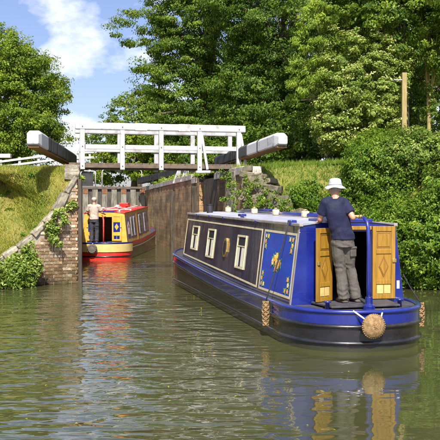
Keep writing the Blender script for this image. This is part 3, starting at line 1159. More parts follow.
# top gates far up the lock: alternating proud pale piles and dark recesses
TG = CL + A2 * 26.3
tg = tag(empty('top_gate', TG), 'far upper lock gate of pale and dark upright boards', 'lock gate')
u = 0.02
i = 0
while u < LOCK_W - 0.1:
    w = 0.34 if i % 2 == 0 else 0.24
    p = B2 * (u + w / 2) - A2 * (0.12 if i % 2 == 0 else 0.0)
    o_ = MB().bar(p + Vector((0, 0, -1)), p + Vector((0, 0, 3.12)), 0.14, w - 0.01, B2).build('board', 'pile_pale' if i % 2 == 0 else 'pile_dark', tg)
    if i % 4 == 2:
        MB().bar(p - A2 * 0.08 + Vector((0, 0, 2.82)), p - A2 * 0.08 + Vector((0, 0, 3.1)), 0.02, w * 0.8, B2).build('rusty_plate', 'rust_timber', tg)
    u += w
    i += 1
MB().bar(B2 * 0 + Vector((0, 0, 3.2)), B2 * LOCK_W + Vector((0, 0, 3.2)), 0.5, 0.12).build('walkway', 'deck_timber', tg)
MB().box((0, 0, 0), (1.0, 0.3, 0.85), Matrix((B2, A2, Vector((0, 0, 1)))).transposed()).build('paddle_box', 'beam_black', tg,
                                                                                           loc=B2 * 0.75 + Vector((0, 0, 3.72)))


def hoop(u0, u1, h, par):
    pts = []
    for k in range(5):
        a = math.pi / 2 * k / 4
        pts.append(B2 * (u0 + 0.18 * (1 - math.cos(a))) + Vector((0, 0, 3.25 + h - 0.18 + 0.18 * math.sin(a))))
    pts = [B2 * u0 + Vector((0, 0, 3.2))] + pts
    q = []
    for k in range(5):
        a = math.pi / 2 * k / 4
        q.append(B2 * (u1 - 0.18 * (1 - math.sin(a))) + Vector((0, 0, 3.25 + h - 0.18 + 0.18 * math.cos(a))))
    pts += q + [B2 * u1 + Vector((0, 0, 3.2))]
    MB().tube([p - A2 * 0.22 for p in pts], 0.035, 8).build('hand_hoop', 'white_paint', par, smooth=True)


hoop(0.5, 1.38, 0.95, tg)
hoop(1.78, 4.2, 1.05, tg)
bb = tag(empty('balance_beam', v3(at(140, 180, 44.8), 0)), 'black lock beam of the far upper gate above the brown wall', 'lock beam')
MB().bar(Vector((0, 0, at(140, 181, 44.8).z)), at(182, 171, 39) - v3(at(140, 180, 44.8), 0), 0.34, 0.36).build('beam', 'beam_black', bb, bevel=0.02)
p_ = at(182, 171, 39) - v3(at(140, 180, 44.8), 0)
MB().bar(p_ * 0.75 + Vector((0, 0, 0.3)), Vector((p_.x * 0.75, p_.y * 0.75, 3.1)), 0.2, 0.2, A2).build('prop', 'beam_black', bb)
# white paddle gear stands on the right lock side
for (px_, d_, lb) in ((179, 33, 'farther of two white ground paddle stands above the brown wall'),
                      (187, 31, 'nearer of two white ground paddle stands above the brown wall')):
    p = at(px_, 176, d_)
    g = tag(empty('paddle_stand', (p.x, p.y, 3.15)), lb, 'paddle gear', 'white paddle stands')
    MB().bar((0, 0, -0.1), (0, 0, 0.62), 0.16, 0.12, (0, 1, 0)).build('post', 'weathered_white', g, bevel=0.015)
    MB().bar((-0.25, 0, -0.1), (-0.04, 0, 0.45), 0.08, 0.08, (0, 1, 0)).build('brace', 'weathered_white', g, bevel=0.01)
    MB().box((0, -0.02, 0.66), (0.24, 0.18, 0.12)).build('cap', 'weathered_white', g, bevel=0.03)

# white fence on the left and rails seen through the bridge
fence = tag(empty('rail_fence', at(-20, 170, 42)), 'white two rail timber fence along the top of the left bank', 'fence')
F0 = fence.location.copy()
fx = [-40, -19, 1, 20, 39, 56]
for x in fx:
    yt = 161.5 - (x / 53.0) * 7.0 - 1.5
    p = at(x, yt, 42)
    MB().bar((p.x - F0.x, 0, p.z - F0.z), (p.x - F0.x, 0, 3.7 - F0.z), 0.14, 0.13, (0, 1, 0)).build('post', 'white_paint', fence, bevel=0.01)
for x0, x1 in zip(fx[:-1], fx[1:]):
    for dy in (0.5, 5.6):
        f_ = lambda x: at(x, 161.5 - (x / 53.0) * 7.0 + dy, 42)
        a, b = f_(x0) - F0, f_(x1) - F0
        a.y = b.y = -0.1
        MB().bar(a, b, 0.06, 0.12).build('rail', 'white_paint', fence, bevel=0.006)
fb = tag(empty('rail_fence', at(95, 170, 62)), 'distant white rails seen through the left half of the footbridge', 'fence')
F1 = fb.location.copy()
for x in (66, 78, 90, 103, 116, 130):
    p, q = at(x, 150, 62) - F1, at(x, 172, 62) - F1
    MB().bar(p, q, 0.16, 0.14, (0, 1, 0)).build('post', 'white_paint', fb)
for y in (152, 157.5):
    a, b = at(64, y + 1, 62) - F1, at(132, y - 1, 62) - F1
    a.y = b.y = -0.1
    MB().bar(a, b, 0.06, 0.2).build('rail', 'white_paint', fb)
wb_ = tag(empty('white_beam', at(2, 156, 40)), 'stub of white painted beam at the left picture edge', 'beam')
MB().bar((-1.2, 0, 0), (0.5, 0, 0), 0.3, 0.22).build('beam', 'white_paint', wb_, bevel=0.02)
MB().bar((-0.4, 0, -0.1), (-0.4, 0, -1.2), 0.16, 0.16, (0, 1, 0)).build('post', 'white_paint', wb_)
wb2 = tag(empty('low_rail', at(56, 166, 30)), 'low white rail beside the left lock beam', 'rail')
MB().bar((-0.25, 0, 0.02), (0.3, 0, 0.05), 0.06, 0.09).build('rail', 'white_paint', wb2)
for x in (-0.2, 0.25):
    MB().bar((x, 0.02, 0.08), (x, 0.02, -0.5), 0.07, 0.07, (0, 1, 0)).build('post', 'white_paint', wb2)


# ------------------------------------------------------------------ narrowboats
class Boat:
    """local frame: x to starboard, y forward from the stern, z up from the water"""

    def __init__(self, name, loc, rz, L, bow0, cab0, cab1, zr0, zr1, sheer, label, cat='narrowboat', half=1.04, wb=0.90, wt=0.76):
        self.o = tag(empty(name, loc, rz), label, cat)
        self.L, self.bow0, self.half, self.sheer = L, bow0, half, sheer
        self.cab0, self.cab1, self.zr0, self.zr1, self.wb, self.wt = cab0, cab1, zr0, zr1, wb, wt
        ss = [L - (L - bow0) * (k / 14.0) ** 1.3 for k in range(15)]
        ss += [bow0 - (bow0 - 1.15) * k / 12 for k in range(1, 12)]
        ss += [1.15 * (1 - math.sin(R(90) * k / 16)) for k in range(17)]
        port = [(-self.w(s), s) for s in ss]
        star = [(self.w(s), s) for s in ss[:-1]][::-1]
        self.path = port + star
        self.nrm = []
        n = len(self.path)
        for i in range(n):
            a, b = self.path[max(i - 1, 0)], self.path[min(i + 1, n - 1)]
            t = Vector((b[0] - a[0], b[1] - a[1], 0)).normalized()
            self.nrm.append(Vector((t.y, -t.x, 0)) * -1)
        # outward check at the port midpoint
        k = 20
        if self.nrm[k].x > 0:
            self.nrm = [-q for q in self.nrm]

    def w(self, s):
        if s < 1.15:
            u = (1.15 - s) / 1.15
            return self.half * max(0.0, 1 - u ** 2.3) ** (1 / 2.3)
        if s > self.bow0:
            u = (s - self.bow0) / (self.L - self.bow0)
            return self.half * (1 - u ** 1.9)
        return self.half

    def band(self, name, mat, prof, rng_=None, closed=False, smooth_=True, parent=None):
        """sweep a profile of (outset, z(s)) round the hull; closed makes a solid bar"""
        m = MB()
        idx = [i for i in range(len(self.path)) if rng_ is None or rng_(self.path[i][1], self.path[i][0])]
        k = len(prof)
        vs, fs = [], []
        for i in idx:
            t, s = self.path[i]
            for o, zf in prof:
                p = Vector((t, s, zf(s))) + self.nrm[i] * o
                vs.append(p)
        for a in range(len(idx) - 1):
            if idx[a + 1] != idx[a] + 1:
                continue
            for j in range(k if closed else k - 1):
                j2 = (j + 1) % k
                fs.append((a * k + j, (a + 1) * k + j, (a + 1) * k + j2, a * k + j2))
        m.add(vs, fs)
        return m.build(name, mat, parent or self.o, smooth=smooth_)

    def zr(self, s):
        return self.zr0 + (self.zr1 - self.zr0) * (s - self.cab0) / (self.cab1 - self.cab0)

    def side(self, sg, s, z, out=0.0):
        zb, zt = self.sheer(s) - 0.03, self.zr(s)
        w = self.wb + (self.wt - self.wb) * (z - zb) / (zt - zb)
        return Vector((sg * (w + out), s, z))

    def plate(self, name, mat, sg, quad, o0, o1, parent=None, bevel=0.0):
        """flat piece on the cabin side from (s, z) corners, between outsets o0 and o1"""
        a = [self.side(sg, s, z, o0) for s, z in quad]
        b = [self.side(sg, s, z, o1) for s, z in quad]
        n = len(quad)
        m = MB().add(a + b, [tuple(range(n - 1, -1, -1)), tuple(range(n, 2 * n))] + [(i, (i + 1) % n, n + (i + 1) % n, n + i) for i in range(n)])
        return m.build(name, mat, parent or self.o, bevel=bevel)

    def ring(self, name, mat, sg, s0, s1, zlo, zhi, t, o0, o1, parent=None):
        """rectangular border; zlo, zhi are functions of s"""
        m = MB()
        def pl(q):
            a = [self.side(sg, s, z, o0) for s, z in q]
            b = [self.side(sg, s, z, o1) for s, z in q]
            m.add(a + b, [(3, 2, 1, 0), (4, 5, 6, 7)] + [(i, (i + 1) % 4, 4 + (i + 1) % 4, 4 + i) for i in range(4)])
        pl([(s0, zlo(s0)), (s1, zlo(s1)), (s1, zlo(s1) + t), (s0, zlo(s0) + t)])
        pl([(s0, zhi(s0) - t), (s1, zhi(s1) - t), (s1, zhi(s1)), (s0, zhi(s0))])
        e = t * 1.0
        pl([(s0, zlo(s0) + t), (s0 + e, zlo(s0) + t), (s0 + e, zhi(s0) - t), (s0, zhi(s0) - t)])
        pl([(s1 - e, zlo(s1) + t), (s1, zlo(s1) + t), (s1, zhi(s1) - t), (s1 - e, zhi(s1) - t)])
        return m.build(name, mat, parent or self.o)

    def hull(self, low, up, rail, deck, strake_mat, split=None, s2z=0.12):
        sh = self.sheer
        mid = lambda s: sh(s) - 0.205
        self.band('hull_side', low, [(-0.10, lambda s: -0.55), (-0.02, lambda s: -0.1), (0.0, lambda s: 0.05), (0.0, mid)])
        self.band('upper_strake', up, [(0.003, mid), (0.003, lambda s: sh(s) - 0.02)])
        self.band('rubbing_strake', strake_mat, [(0.0, lambda s: mid(s) - 0.03), (0.03, lambda s: mid(s) - 0.02), (0.034, lambda s: mid(s) + 0.01),
                                                 (0.0, lambda s: mid(s) + 0.03)])
        self.band('rubbing_strake', low, [(0.0, lambda s: s2z - 0.03), (0.03, lambda s: s2z - 0.02), (0.034, lambda s: s2z + 0.01),
                                          (0.0, lambda s: s2z + 0.03)])
        self.band('gunwale_rail', rail, [(-0.05, lambda s: sh(s) - 0.02), (0.02, lambda s: sh(s) - 0.035), (0.03, lambda s: sh(s) - 0.01),
                                         (0.02, lambda s: sh(s) + 0.02), (-0.04, lambda s: sh(s) + 0.022), (-0.06, lambda s: sh(s))], closed=True)
        m = MB()
        n = len(self.path) // 2
        vs, fs = [], []
        for i in range(n + 1):
            t, s = self.path[i]
            vs += [(t, s, sh(s) - 0.012), (-t, s, sh(s) - 0.012)]
        for i in range(n):
            fs.append((2 * i, 2 * i + 1, 2 * i + 3, 2 * i + 2))
        m.add(vs, fs)
        m.build('deck', deck, self.o)

    def cabin(self, side_mat, roof_mat, rail_mat, front_mat):
        N = 10
        for sg in (-1, 1):
            m = MB()
            vs, fs = [], []
            for i in range(N + 1):
                s = self.cab0 + (self.cab1 - self.cab0) * i / N
                vs += [self.side(sg, s, self.sheer(s) - 0.03), self.side(sg, s, self.zr(s))]
            for i in range(N):
                f = (2 * i, 2 * i + 1, 2 * i + 3, 2 * i + 2)
                fs.append(f if sg < 0 else f[::-1])
            m.add(vs, fs)
            m.build('cabin_side', side_mat, self.o)
            m = MB()
            a = Vector((sg * (self.wt - 0.005), self.cab0 - 0.03, self.zr(self.cab0) + 0.012))
            b = Vector((sg * (self.wt - 0.005), self.cab1 + 0.02, self.zr(self.cab1) + 0.012))
            m.bar(a, b, 0.06, 0.045)
            m.build('grab_rail', rail_mat, self.o, bevel=0.008)
        m = MB()
        K = 8
        vs, fs = [], []
        for i in range(N + 1):
            s = self.cab0 - 0.02 + (self.cab1 - self.cab0 + 0.03) * i / N
            for j in range(K + 1):
                t = -1 + 2 * j / K
                vs.append((t * self.wt, s, self.zr(s) + 0.06 * (1 - t * t)))
        for i in range(N):
            for j in range(K):
                fs.append((i * (K + 1) + j, i * (K + 1) + j + 1, (i + 1) * (K + 1) + j + 1, (i + 1) * (K + 1) + j))
        m.add(vs, fs)
        m.build('roof', roof_mat, self.o, smooth=True)
        s = self.cab1
        zb, zt = self.sheer(s) - 0.03, self.zr(s)
        MB().add([(-self.wb, s, zb), (self.wb, s, zb), (self.wt, s, zt), (0, s, zt + 0.06), (-self.wt, s, zt)], [(4, 3, 2, 1, 0)]).build(
            'front_bulkhead', front_mat, self.o)

    def back(self, mat, t0, t1, ztop, inside):
        """rear bulkhead with an open doorway from t0 to t1"""
        s = self.cab0
        zb, zt = self.sheer(s) - 0.03, self.zr(s)
        wz = lambda z: self.wb + (self.wt - self.wb) * (z - zb) / (zt - zb)
        for sg, t in ((-1, t0), (1, t1)):
            m = MB()
            m.hexa([(t, s, zb), (sg * self.wb, s, zb), (sg * self.wb, s + 0.05, zb), (t, s + 0.05, zb),
                    (t, s, ztop), (sg * wz(ztop), s, ztop), (sg * wz(ztop), s + 0.05, ztop), (t, s + 0.05, ztop)])
            m.build('rear_bulkhead', mat, self.o, bevel=0.006)
        poly = [(-wz(ztop), s, ztop + 0.002), (wz(ztop), s, ztop + 0.002), (self.wt, s, zt), (0.4, s, zt + 0.045), (-0.4, s, zt + 0.045), (-self.wt, s, zt)]
        MB().prism(poly, (0, 0.05, 0)).build('door_lintel', mat, self.o)
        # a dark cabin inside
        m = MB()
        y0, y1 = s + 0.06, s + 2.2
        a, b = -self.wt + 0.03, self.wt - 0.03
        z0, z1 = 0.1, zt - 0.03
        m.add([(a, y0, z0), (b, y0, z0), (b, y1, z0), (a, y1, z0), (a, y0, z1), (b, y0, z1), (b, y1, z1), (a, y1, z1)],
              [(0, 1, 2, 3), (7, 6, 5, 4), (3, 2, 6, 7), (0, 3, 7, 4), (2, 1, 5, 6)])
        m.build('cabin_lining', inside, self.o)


def door(boat, hinge_t, s, zb, zt, width, sg, phi, frame, lines, grille, latch_out, lozenge=True):
    """cabin door hinged at hinge_t, opened flat against the bulkhead plus phi; sg gives the side it lies to"""
    d = Vector((sg * math.cos(phi), -math.sin(phi), 0))
    n = Vector((-sg * math.sin(phi) * 0 + d.y * sg, -d.x * sg, 0)).normalized()
    if n.y > 0:
        n = -n
    org = Vector((hinge_t, s - 0.012, 0))
    D = empty('door')
    D.parent = boat.o
    D['label'] = 'open cabin door'

    def P(u, z, o=0.0):
        return org + d * u + n * o + Vector((0, 0, z))

    def panel(name, mat, quad, o0, o1, bevel=0.004):
        k = len(quad)
        a = [P(u, z, o0) for u, z in quad]
        b = [P(u, z, o1) for u, z in quad]
        m = MB().add(a + b, [tuple(range(k - 1, -1, -1)), tuple(range(k, 2 * k))] + [(i, (i + 1) % k, k + (i + 1) % k, k + i) for i in range(k)])
        m.build(name, mat, D, bevel=bevel)
    rect = lambda u0, u1, z0, z1: [(u0, z0), (u1, z0), (u1, z1), (u0, z1)]
    H = zt - zb
    w = width
    panel('door_board', frame, rect(0.005, w, zb, zt), 0.0, 0.025)
    st = w * 0.17
    # stiles and rails stand proud of the board
    panel('stile', frame, rect(0.005, st, zb, zt), 0.0255, 0.04)
    panel('stile', frame, rect(w - st, w, zb, zt), 0.0255, 0.04)
    zs = [(zb, zb + 0.06 * H), (zb + 0.2 * H, zb + 0.26 * H), (zb + 0.62 * H, zb + 0.68 * H), (zb + 0.93 * H, zt)]
    for a, b in zs:
        panel('rail', frame, rect(st + 0.001, w - st - 0.001, a, b), 0.0255, 0.039)
    panel('top_panel', lines, rect(st + 0.012, w - st - 0.012, zb + 0.70 * H, zb + 0.91 * H), 0.0255, 0.030)
    panel('inner_panel', frame, rect(st + 0.028, w - st - 0.028, zb + 0.72 * H, zb + 0.89 * H), 0.0305, 0.036)
    if lozenge:
        c, zc = w / 2, zb + 0.44 * H
        panel('diamond_edge', lines, [(c - w * .22, zc), (c, zc - .15 * H), (c + w * .22, zc), (c, zc + .15 * H)], 0.0255, 0.032)
        panel('diamond', frame, [(c - w * .16, zc), (c, zc - .11 * H), (c + w * .16, zc), (c, zc + .11 * H)], 0.0322, 0.038)
    gz0, gz1 = zb + 0.07 * H, zb + 0.19 * H
    mid = w / 2
    for a, b in ((st + 0.012, mid - 0.006), (mid + 0.006, w - st - 0.012)):
        panel('vent_grille', grille, rect(a, b, gz0, gz1), 0.0255, 0.033)
    lu = w - 0.02 if latch_out else 0.03
    panel('latch', 'brass', rect(lu - 0.03, lu + 0.03, zb + 0.50 * H, zb + 0.55 * H), 0.041, 0.06)
    return D


def flower(boat, sg, s, z, r, parent, seed, spray=None):
    """painted roses: small petals round an eye with leaves and a spray, a hair proud of the panel"""
    rr = random.Random(seed)
    out = 0.0085
    lay = [0]

    def disc(name, mat, cs, cz, rad, n=8, el=1.0, rot=0.0):
        q = []
        for k in range(n):
            a_ = 2 * math.pi * k / n
            x, y = rad * math.cos(a_), rad * el * math.sin(a_)
            q.append((cs + x * math.cos(rot) - y * math.sin(rot), cz + x * math.sin(rot) + y * math.cos(rot)))
        lay[0] += 1
        boat.plate(name, mat, sg, q if sg < 0 else q[::-1], out, out + 0.0006 + 0.00012 * lay[0], parent)
    spray = spray or [(0, 0)]
    for (dx, dz) in spray:
        for k in range(4):
            a_ = k * 1.57 + 0.5 + rr.random() * 0.6
            disc('painted_leaf', 'leaf_paint', s + dx + 1.35 * r * math.cos(a_), z + dz + 1.0 * r * math.sin(a_), r * 0.62, 7, 0.45, a_)
    for j, (dx, dz) in enumerate(spray):
        pal = ('rose_yellow', 'rose_orange', 'rose_gold', 'rose_white')
        base_ = pal[(j + seed) % 3]
        disc('painted_rose', base_, s + dx, z + dz, r * 0.85, 10)
        for k in range(5):
            a_ = k * 1.257 + j
            disc('painted_petal', pal[(j + seed + 1) % 4], s + dx + 0.5 * r * math.cos(a_), z + dz + 0.5 * r * math.sin(a_), r * 0.3, 6, 0.55, a_)
        disc('painted_petal', pal[(j + 3) % 4], s + dx, z + dz, r * 0.22, 6)


def rope_between(name, a, b, r, mat, parent, sag=0.0):
    a, b = Vector(a), Vector(b)
    pts = [a.lerp(b, k / 8) - Vector((0, 0, sag * math.sin(math.pi * k / 8))) for k in range(9)]
    return MB().tube(pts, r, 6).build(name, mat, parent, smooth=True)


def rope_fender(parent_label, top, length, r, loc_parent, mat='rope', name='rope_fender'):
    """plaited hanging fender: twisted strands round a core"""
    m = MB()
    n = 26
    core = [Vector((0, 0, -length * k / 10)) for k in range(11)]
    m.tube(core, [r * (0.55 if k in (0, 10) else 0.85) for k in range(11)], 8)
    for st in range(4):
        for sgn in (1, -1):
            pts = []
            for k in range(n + 1):
                u = k / n
                a = sgn * u * 8.5 + st * math.pi / 2
                rr = r * (0.75 + 0.25 * math.sin(math.pi * min(1, u * 1.05)))
                pts.append((rr * math.cos(a), rr * math.sin(a), -length * u))
            m.tube(pts, r * 0.2, 5)
    return m.build(name, mat, loc_parent, smooth=True, loc=top)


# ---- blue boat in front
TH = R(14)
sheer1 = lambda s: 0.55 + 0.19 * min(1.25, max(0, (s - 3.0) / 6.3)) ** 1.5
b1 = Boat('narrowboat', (2.13, 10.0, 0), TH, 11.9, 9.4, 0.95, 9.1, 1.69, 1.80, sheer1,
          'large blue narrowboat with open ochre stern doors and a white hatted steerer', wt=0.755)
b1.hull('black_hull', 'blue_paint', 'blue_paint', 'deck_grey', 'black_hull')
b1.cabin('navy_paint', 'roof_paint', 'grey_rail', 'navy_paint')
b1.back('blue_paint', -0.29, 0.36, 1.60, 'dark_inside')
for sg in (-1, 1):
    # bright blue steerer's panel in cream lines, and the long cream border forward of it
    zl = lambda s: b1.sheer(s) + 0.065
    zh = lambda s: b1.zr(s) - 0.115
    b1.plate('rear_panel', 'panel_blue', sg, [(1.06, zl(1.06)), (2.56, zl(2.56)), (2.56, zh(2.56)), (1.06, zh(1.06))][::1 if sg < 0 else -1], 0.0, 0.004)
    pn = b1.ring('coach_line', 'cream_paint', sg, 1.03, 2.59, zl, zh, 0.034, 0.0045, 0.008)
    b1.ring('coach_line', 'cream_paint', sg, 2.72, 9.04, zl, zh, 0.03, 0.001, 0.006)
    b1.plate('corner_strip', 'grey_rail', sg, [(0.96, b1.sheer(1) - 0.01), (1.02, b1.sheer(1) - 0.01), (1.02, b1.zr(1)), (0.96, b1.zr(1))][::1 if sg < 0 else -1],
             0.0, 0.006)
    zm = (zl(1.8) + zh(1.8)) / 2
    flower(b1, sg, 1.81, zm, 0.062, b1.o, 3, [(0, 0.1), (0, -0.1), (-0.17, 0.0), (0.17, 0.0), (0, 0), (-0.09, -0.05), (0.09, 0.06)])
    for cs, cz, k, dx, dz in ((1.16, zh(1.2) - 0.10, 1, 1, -1), (2.46, zh(2.4) - 0.10, 2, -1, -1), (1.16, zl(1.2) + 0.10, 4, 1, 1), (2.46, zl(2.4) + 0.10, 5, -1, 1)):
        flower(b1, sg, cs, cz, 0.042, b1.o, k, [(0, 0), (dx * 0.12, 0), (0, dz * 0.09), (dx * 0.03, dz * 0.17)])
    for (s0, s1, z0, z1) in ((7.6, 8.25, 0.97, 1.53), (6.0, 6.62, 0.89, 1.50), (3.6, 4.18, 0.84, 1.45)):
        w_ = b1.ring('window', 'cream_paint', sg, s0, s1, lambda s: z0, lambda s: z1, 0.032, 0.001, 0.02)
        w_['label'] = 'cream framed side window'
        fl = 1 if sg < 0 else -1
        bx_ = lambda u0, u1, v0, v1: [(u0, v0), (u1, v0), (u1, v1), (u0, v1)][::fl]
        b1.plate('pane', 'window_glass', sg, bx_(s0 + .032, s1 - .032, z0 + .032, z1 - .032), 0.002, 0.006, w_)
        b1.plate('glazing_bar', 'cream_paint', sg, bx_(s0 + .032, s1 - .032, z1 - .21, z1 - .192), 0.0062, 0.016, w_)
        b1.plate('curtain', 'window_curtain', sg, bx_(s0 + .04, s0 + .25, z0 + .04, z1 - .22), 0.0061, 0.0085, w_)
        b1.plate('curtain', 'window_curtain', sg, bx_(s1 - .2, s1 - .04, z0 + .04, z1 - .22), 0.0061, 0.0085, w_)
    # small eight sided porthole
    q = [(5.0 + 0.16 * math.cos(R(22.5 + 45 * k)), 1.17 + 0.2 * math.sin(R(22.5 + 45 * k))) for k in range(8)][::1 if sg < 0 else -1]
    ph = b1.plate('porthole', 'brass', sg, q, 0.001, 0.03)
    q = [(5.0 + 0.115 * math.cos(R(22.5 + 45 * k)), 1.17 + 0.15 * math.sin(R(22.5 + 45 * k))) for k in range(8)][::1 if sg < 0 else -1]
    b1.plate('pane', 'window_glass', sg, q, 0.0302, 0.034, ph)
# coach lines on the stern band
door(b1, -0.29, 0.95, 0.60, 1.66, 0.35, -1, R(30), 'door_wood', 'door_line', 'grille', True)
door(b1, 0.36, 0.95, 0.60, 1.68, 0.365, 1, R(2), 'door_wood', 'door_line', 'grille', True)
# hatch slide, ochre hatch front
MB().box((0.03, 1.36, 1.755), (0.72, 0.8, 0.07)).build('hatch_slide', 'blue_paint', b1.o, bevel=0.015)
MB().box((0.03, 0.925, 1.655), (0.64, 0.04, 0.055)).build('hatch_sill', 'door_wood', b1.o, bevel=0.006)
# raised stern step and grating
MB().prism([(-0.52, 0.34, 0.56), (0.52, 0.34, 0.56), (0.6, 0.92, 0.56), (-0.6, 0.92, 0.56)], (0, 0, 0.03)).build('stern_step', 'deck_grey', b1.o, bevel=0.008)
# licence sticker on the right bulkhead panel
MB().box((0.80, 0.945, 0.80), (0.045, 0.004, 0.12)).build('licence_sticker', 'white_rope', b1.o)
# rudder stock, swan neck tiller
til = MB()
pts = [(0.0, 0.26, 0.52), (0.0, 0.27, 0.9), (0.005, 0.28, 1.4), (0.0, 0.29, 1.66), (-0.004, 0.32, 1.755), (-0.012, 0.39, 1.81), (-0.012, 0.47, 1.828)]
til.tube(pts, [0.031, 0.031, 0.029, 0.028, 0.027, 0.025, 0.022], 12)
tl = til.build('swan_neck', 'blue_paint', b1.o, smooth=True)
MB().tube([(-0.012, 0.47, 1.828), (-0.095, 0.88, 1.838)], [0.019, 0.021], 10).build('tiller_bar', 'tiller_wood', b1.o, smooth=True)
MB().tube([(-0.018, 0.465, 1.827), (-0.022, 0.50, 1.83)], [0.027, 0.027], 10).build('collar', 'brass', b1.o, smooth=True)
MB().tube([(-0.082, 0.80, 1.838), (-0.082, 0.80, 1.92)], [0.012, 0.014], 8).build('tiller_pin', 'brass', b1.o, smooth=True)
MB().tube([(0, 0.26, 0.53), (0, 0.26, 0.60), (0, 0.26, 0.62), (0, 0.26, 0.72)], [0.085, 0.085, 0.055, 0.05], 14).build('rudder_cup', 'blue_paint', b1.o, smooth=False, bevel=0.005)
for t in (-0.55, 0.55):
    MB().tube([(t, 0.42, 0.54), (t, 0.42, 0.63), (t, 0.42, 0.635), (t, 0.42, 0.66)], [0.035, 0.03, 0.055, 0.05], 10).build('mooring_dolly', 'blue_paint', b1.o, smooth=True)
# pole rack: cream blocks and blue poles on the roof
zr = lambda s, t=0.0: b1.zr(s) + 0.06 * (1 - (t / 0.755) ** 2)
for s, t in ((8.2, 0.05), (6.2, 0.12), (4.85, 0.16), (3.3, 0.2), (1.95, 0.3)):
    MB().box((t, s, zr(s, t) + 0.065), (0.13, 0.12, 0.12)).build('pole_block', 'cream_paint', b1.o, bevel=0.03)
    MB().tube([(t, s, zr(s, t) + 0.13), (t, s, zr(s, t) + 0.155)], [0.05, 0.03], 10).build('block_cap', 'brass', b1.o, smooth=True)
for t in (0.22, 0.42):
    MB().tube([(t, 7.9, zr(7.9, t) + 0.05), (t + 0.02, 1.6, zr(1.6, t) + 0.05)], 0.032, 8).build('roof_pole', 'blue_paint', b1.o, smooth=True)
MB().box((0.42, 6.9, zr(6.9, .42) + 0.10), (0.24, 1.6, 0.035)).build('gang_plank', 'blue_paint', b1.o, bevel=0.006)
MB().box((0.42, 3.0, zr(3.0, .42) + 0.10), (0.24, 1.1, 0.035)).build('gang_plank', 'blue_paint', b1.o, bevel=0.006)
m = MB()
m.tube([(-0.38, 8.3, zr(8.3, .38) - 0.01), (-0.38, 8.3, zr(8.3, .38) + 0.19)], 0.075, 14)
m.tube([(-0.38, 8.3, zr(8.3, .38) + 0.19), (-0.38, 8.3, zr(8.3, .38) + 0.215)], 0.088, 14)
m.build('chimney', 'black_metal', b1.o, smooth=False)
for s in (7.9, 6.6, 5.4, 3.1):
    MB().box((-0.775, s, b1.zr(s) + 0.0), (0.05, 0.09, 0.045)).build('roof_ring', 'blue_paint', b1.o, bevel=0.01)
for s in (4.55, ):
    MB().box((-0.62, s, b1.zr(s) + 0.075), (0.12, 0.2, 0.05)).build('roof_cleat', 'blue_paint', b1.o, bevel=0.012)
    MB().box((-0.62, s, b1.zr(s) + 0.035), (0.06, 0.06, 0.06)).build('cleat_foot', 'blue_paint', b1.o, bevel=0.005)
MB().box((-0.74, 1.35, b1.zr(1.3) + 0.03), (0.10, 0.16, 0.09)).build('rope_bracket', 'blue_paint', b1.o, bevel=0.012)
# fenders are hung on the boat by their ropes
f1 = tag(empty('rope_fender', b1.o.matrix_world @ Vector((0, 0, 0))), 'sausage shaped brown rope fender hanging on the boat side below the painted panel', 'fender')
MW = Matrix.Translation(Vector((2.13, 10.0, 0))) @ Matrix.Rotation(TH, 4, 'Z')
f1.location = MW @ Vector((-1.125, 1.45, 0.545))
rope_fender('', (0, 0, 0), 0.37, 0.052, f1, name='plaited_body')
a = MW @ Vector((-0.79, 1.35, 1.74)) - f1.location
rope_between('hanging_rope', a, (0, 0, -0.01), 0.011, 'black_rope', f1, 0.02)
f2 = tag(empty('rope_fender', MW @ Vector((1.12, 0.85, 0.53))), 'brown rope fender hanging off the far right quarter of the stern', 'fender')
rope_fender('', (0, 0, 0), 0.36, 0.055, f2, name='plaited_body')
a = MW @ Vector((0.90, 0.98, 0.95)) - f2.location
rope_between('hanging_rope', a, (0, 0, 0), 0.009, 'black_rope', f2, 0.02)
# round button fender on the stern
f3 = tag(empty('button_fender', MW @ Vector((-0.12, -0.13, 0.375))), 'round knotted rope button fender on the blue stern', 'fender')
f3.rotation_euler = (0, 0, TH)
m = MB()
for ring_ in range(11):
    rr = 0.008 + 0.0152 * ring_
    y = -0.078 * math.cos(math.pi / 2 * ring_ / 11.2)
    cnt = max(4, int(2 * math.pi * rr / 0.028))
    for k in range(cnt):
        a = 2 * math.pi * (k + 0.5 * (ring_ % 2)) / cnt
        m.ball((rr * math.cos(a), y, rr * math.sin(a)), (0.016, 0.011, 0.010), 6, 4)
m.ball((0, 0, 0), (0.165, 0.085, 0.165), 18, 10)
m.build('knotted_body', 'rope', f3, smooth=True)
for sx in (-1, 1):
    rope_between('hanging_rope', (sx * 0.22, 0.16, 0.19), (sx * 0.1, -0.0, 0.08), 0.012, 'white_rope', f3)

# ---- red and yellow boat ahead
sheer2 = lambda s: 0.63 + 0.30 * max(0, (s - 3) / 7.0) ** 1.5
LOC2, TH2 = Vector((-4.52, 27.75, 0)), R(-2.2)
b2 = Boat('narrowboat', LOC2, TH2, 11.0, 8.2, 0.95, 7.6, 1.74, 2.0, sheer2, 'red and yellow narrowboat entering the lock ahead', wt=0.78)
b2.hull('black_hull', 'black_hull', 'blue_paint', 'deck_grey', 'silver')
md = lambda s: b2.sheer(s) - 0.205
b2.band('stern_red', 'red_paint', [(0.004, lambda s: -0.1), (0.006, lambda s: 0.29)], lambda s, t: s < 1.3)
b2.band('stern_yellow', 'pale_yellow', [(0.036, lambda s: 0.29), (0.036, lambda s: b2.sheer(s) - 0.04)], lambda s, t: s < 1.3)
b2.band('side_line', 'red_paint', [(0.036, lambda s: b2.sheer(s) - 0.12), (0.038, lambda s: b2.sheer(s) + 0.035)], lambda s, t: s > 1.1)
b2.cabin('yellow_paint', 'red_paint', 'red_paint', 'yellow_paint')
b2.back('yellow_paint', -0.3, 0.3, 1.60, 'brown_inside')
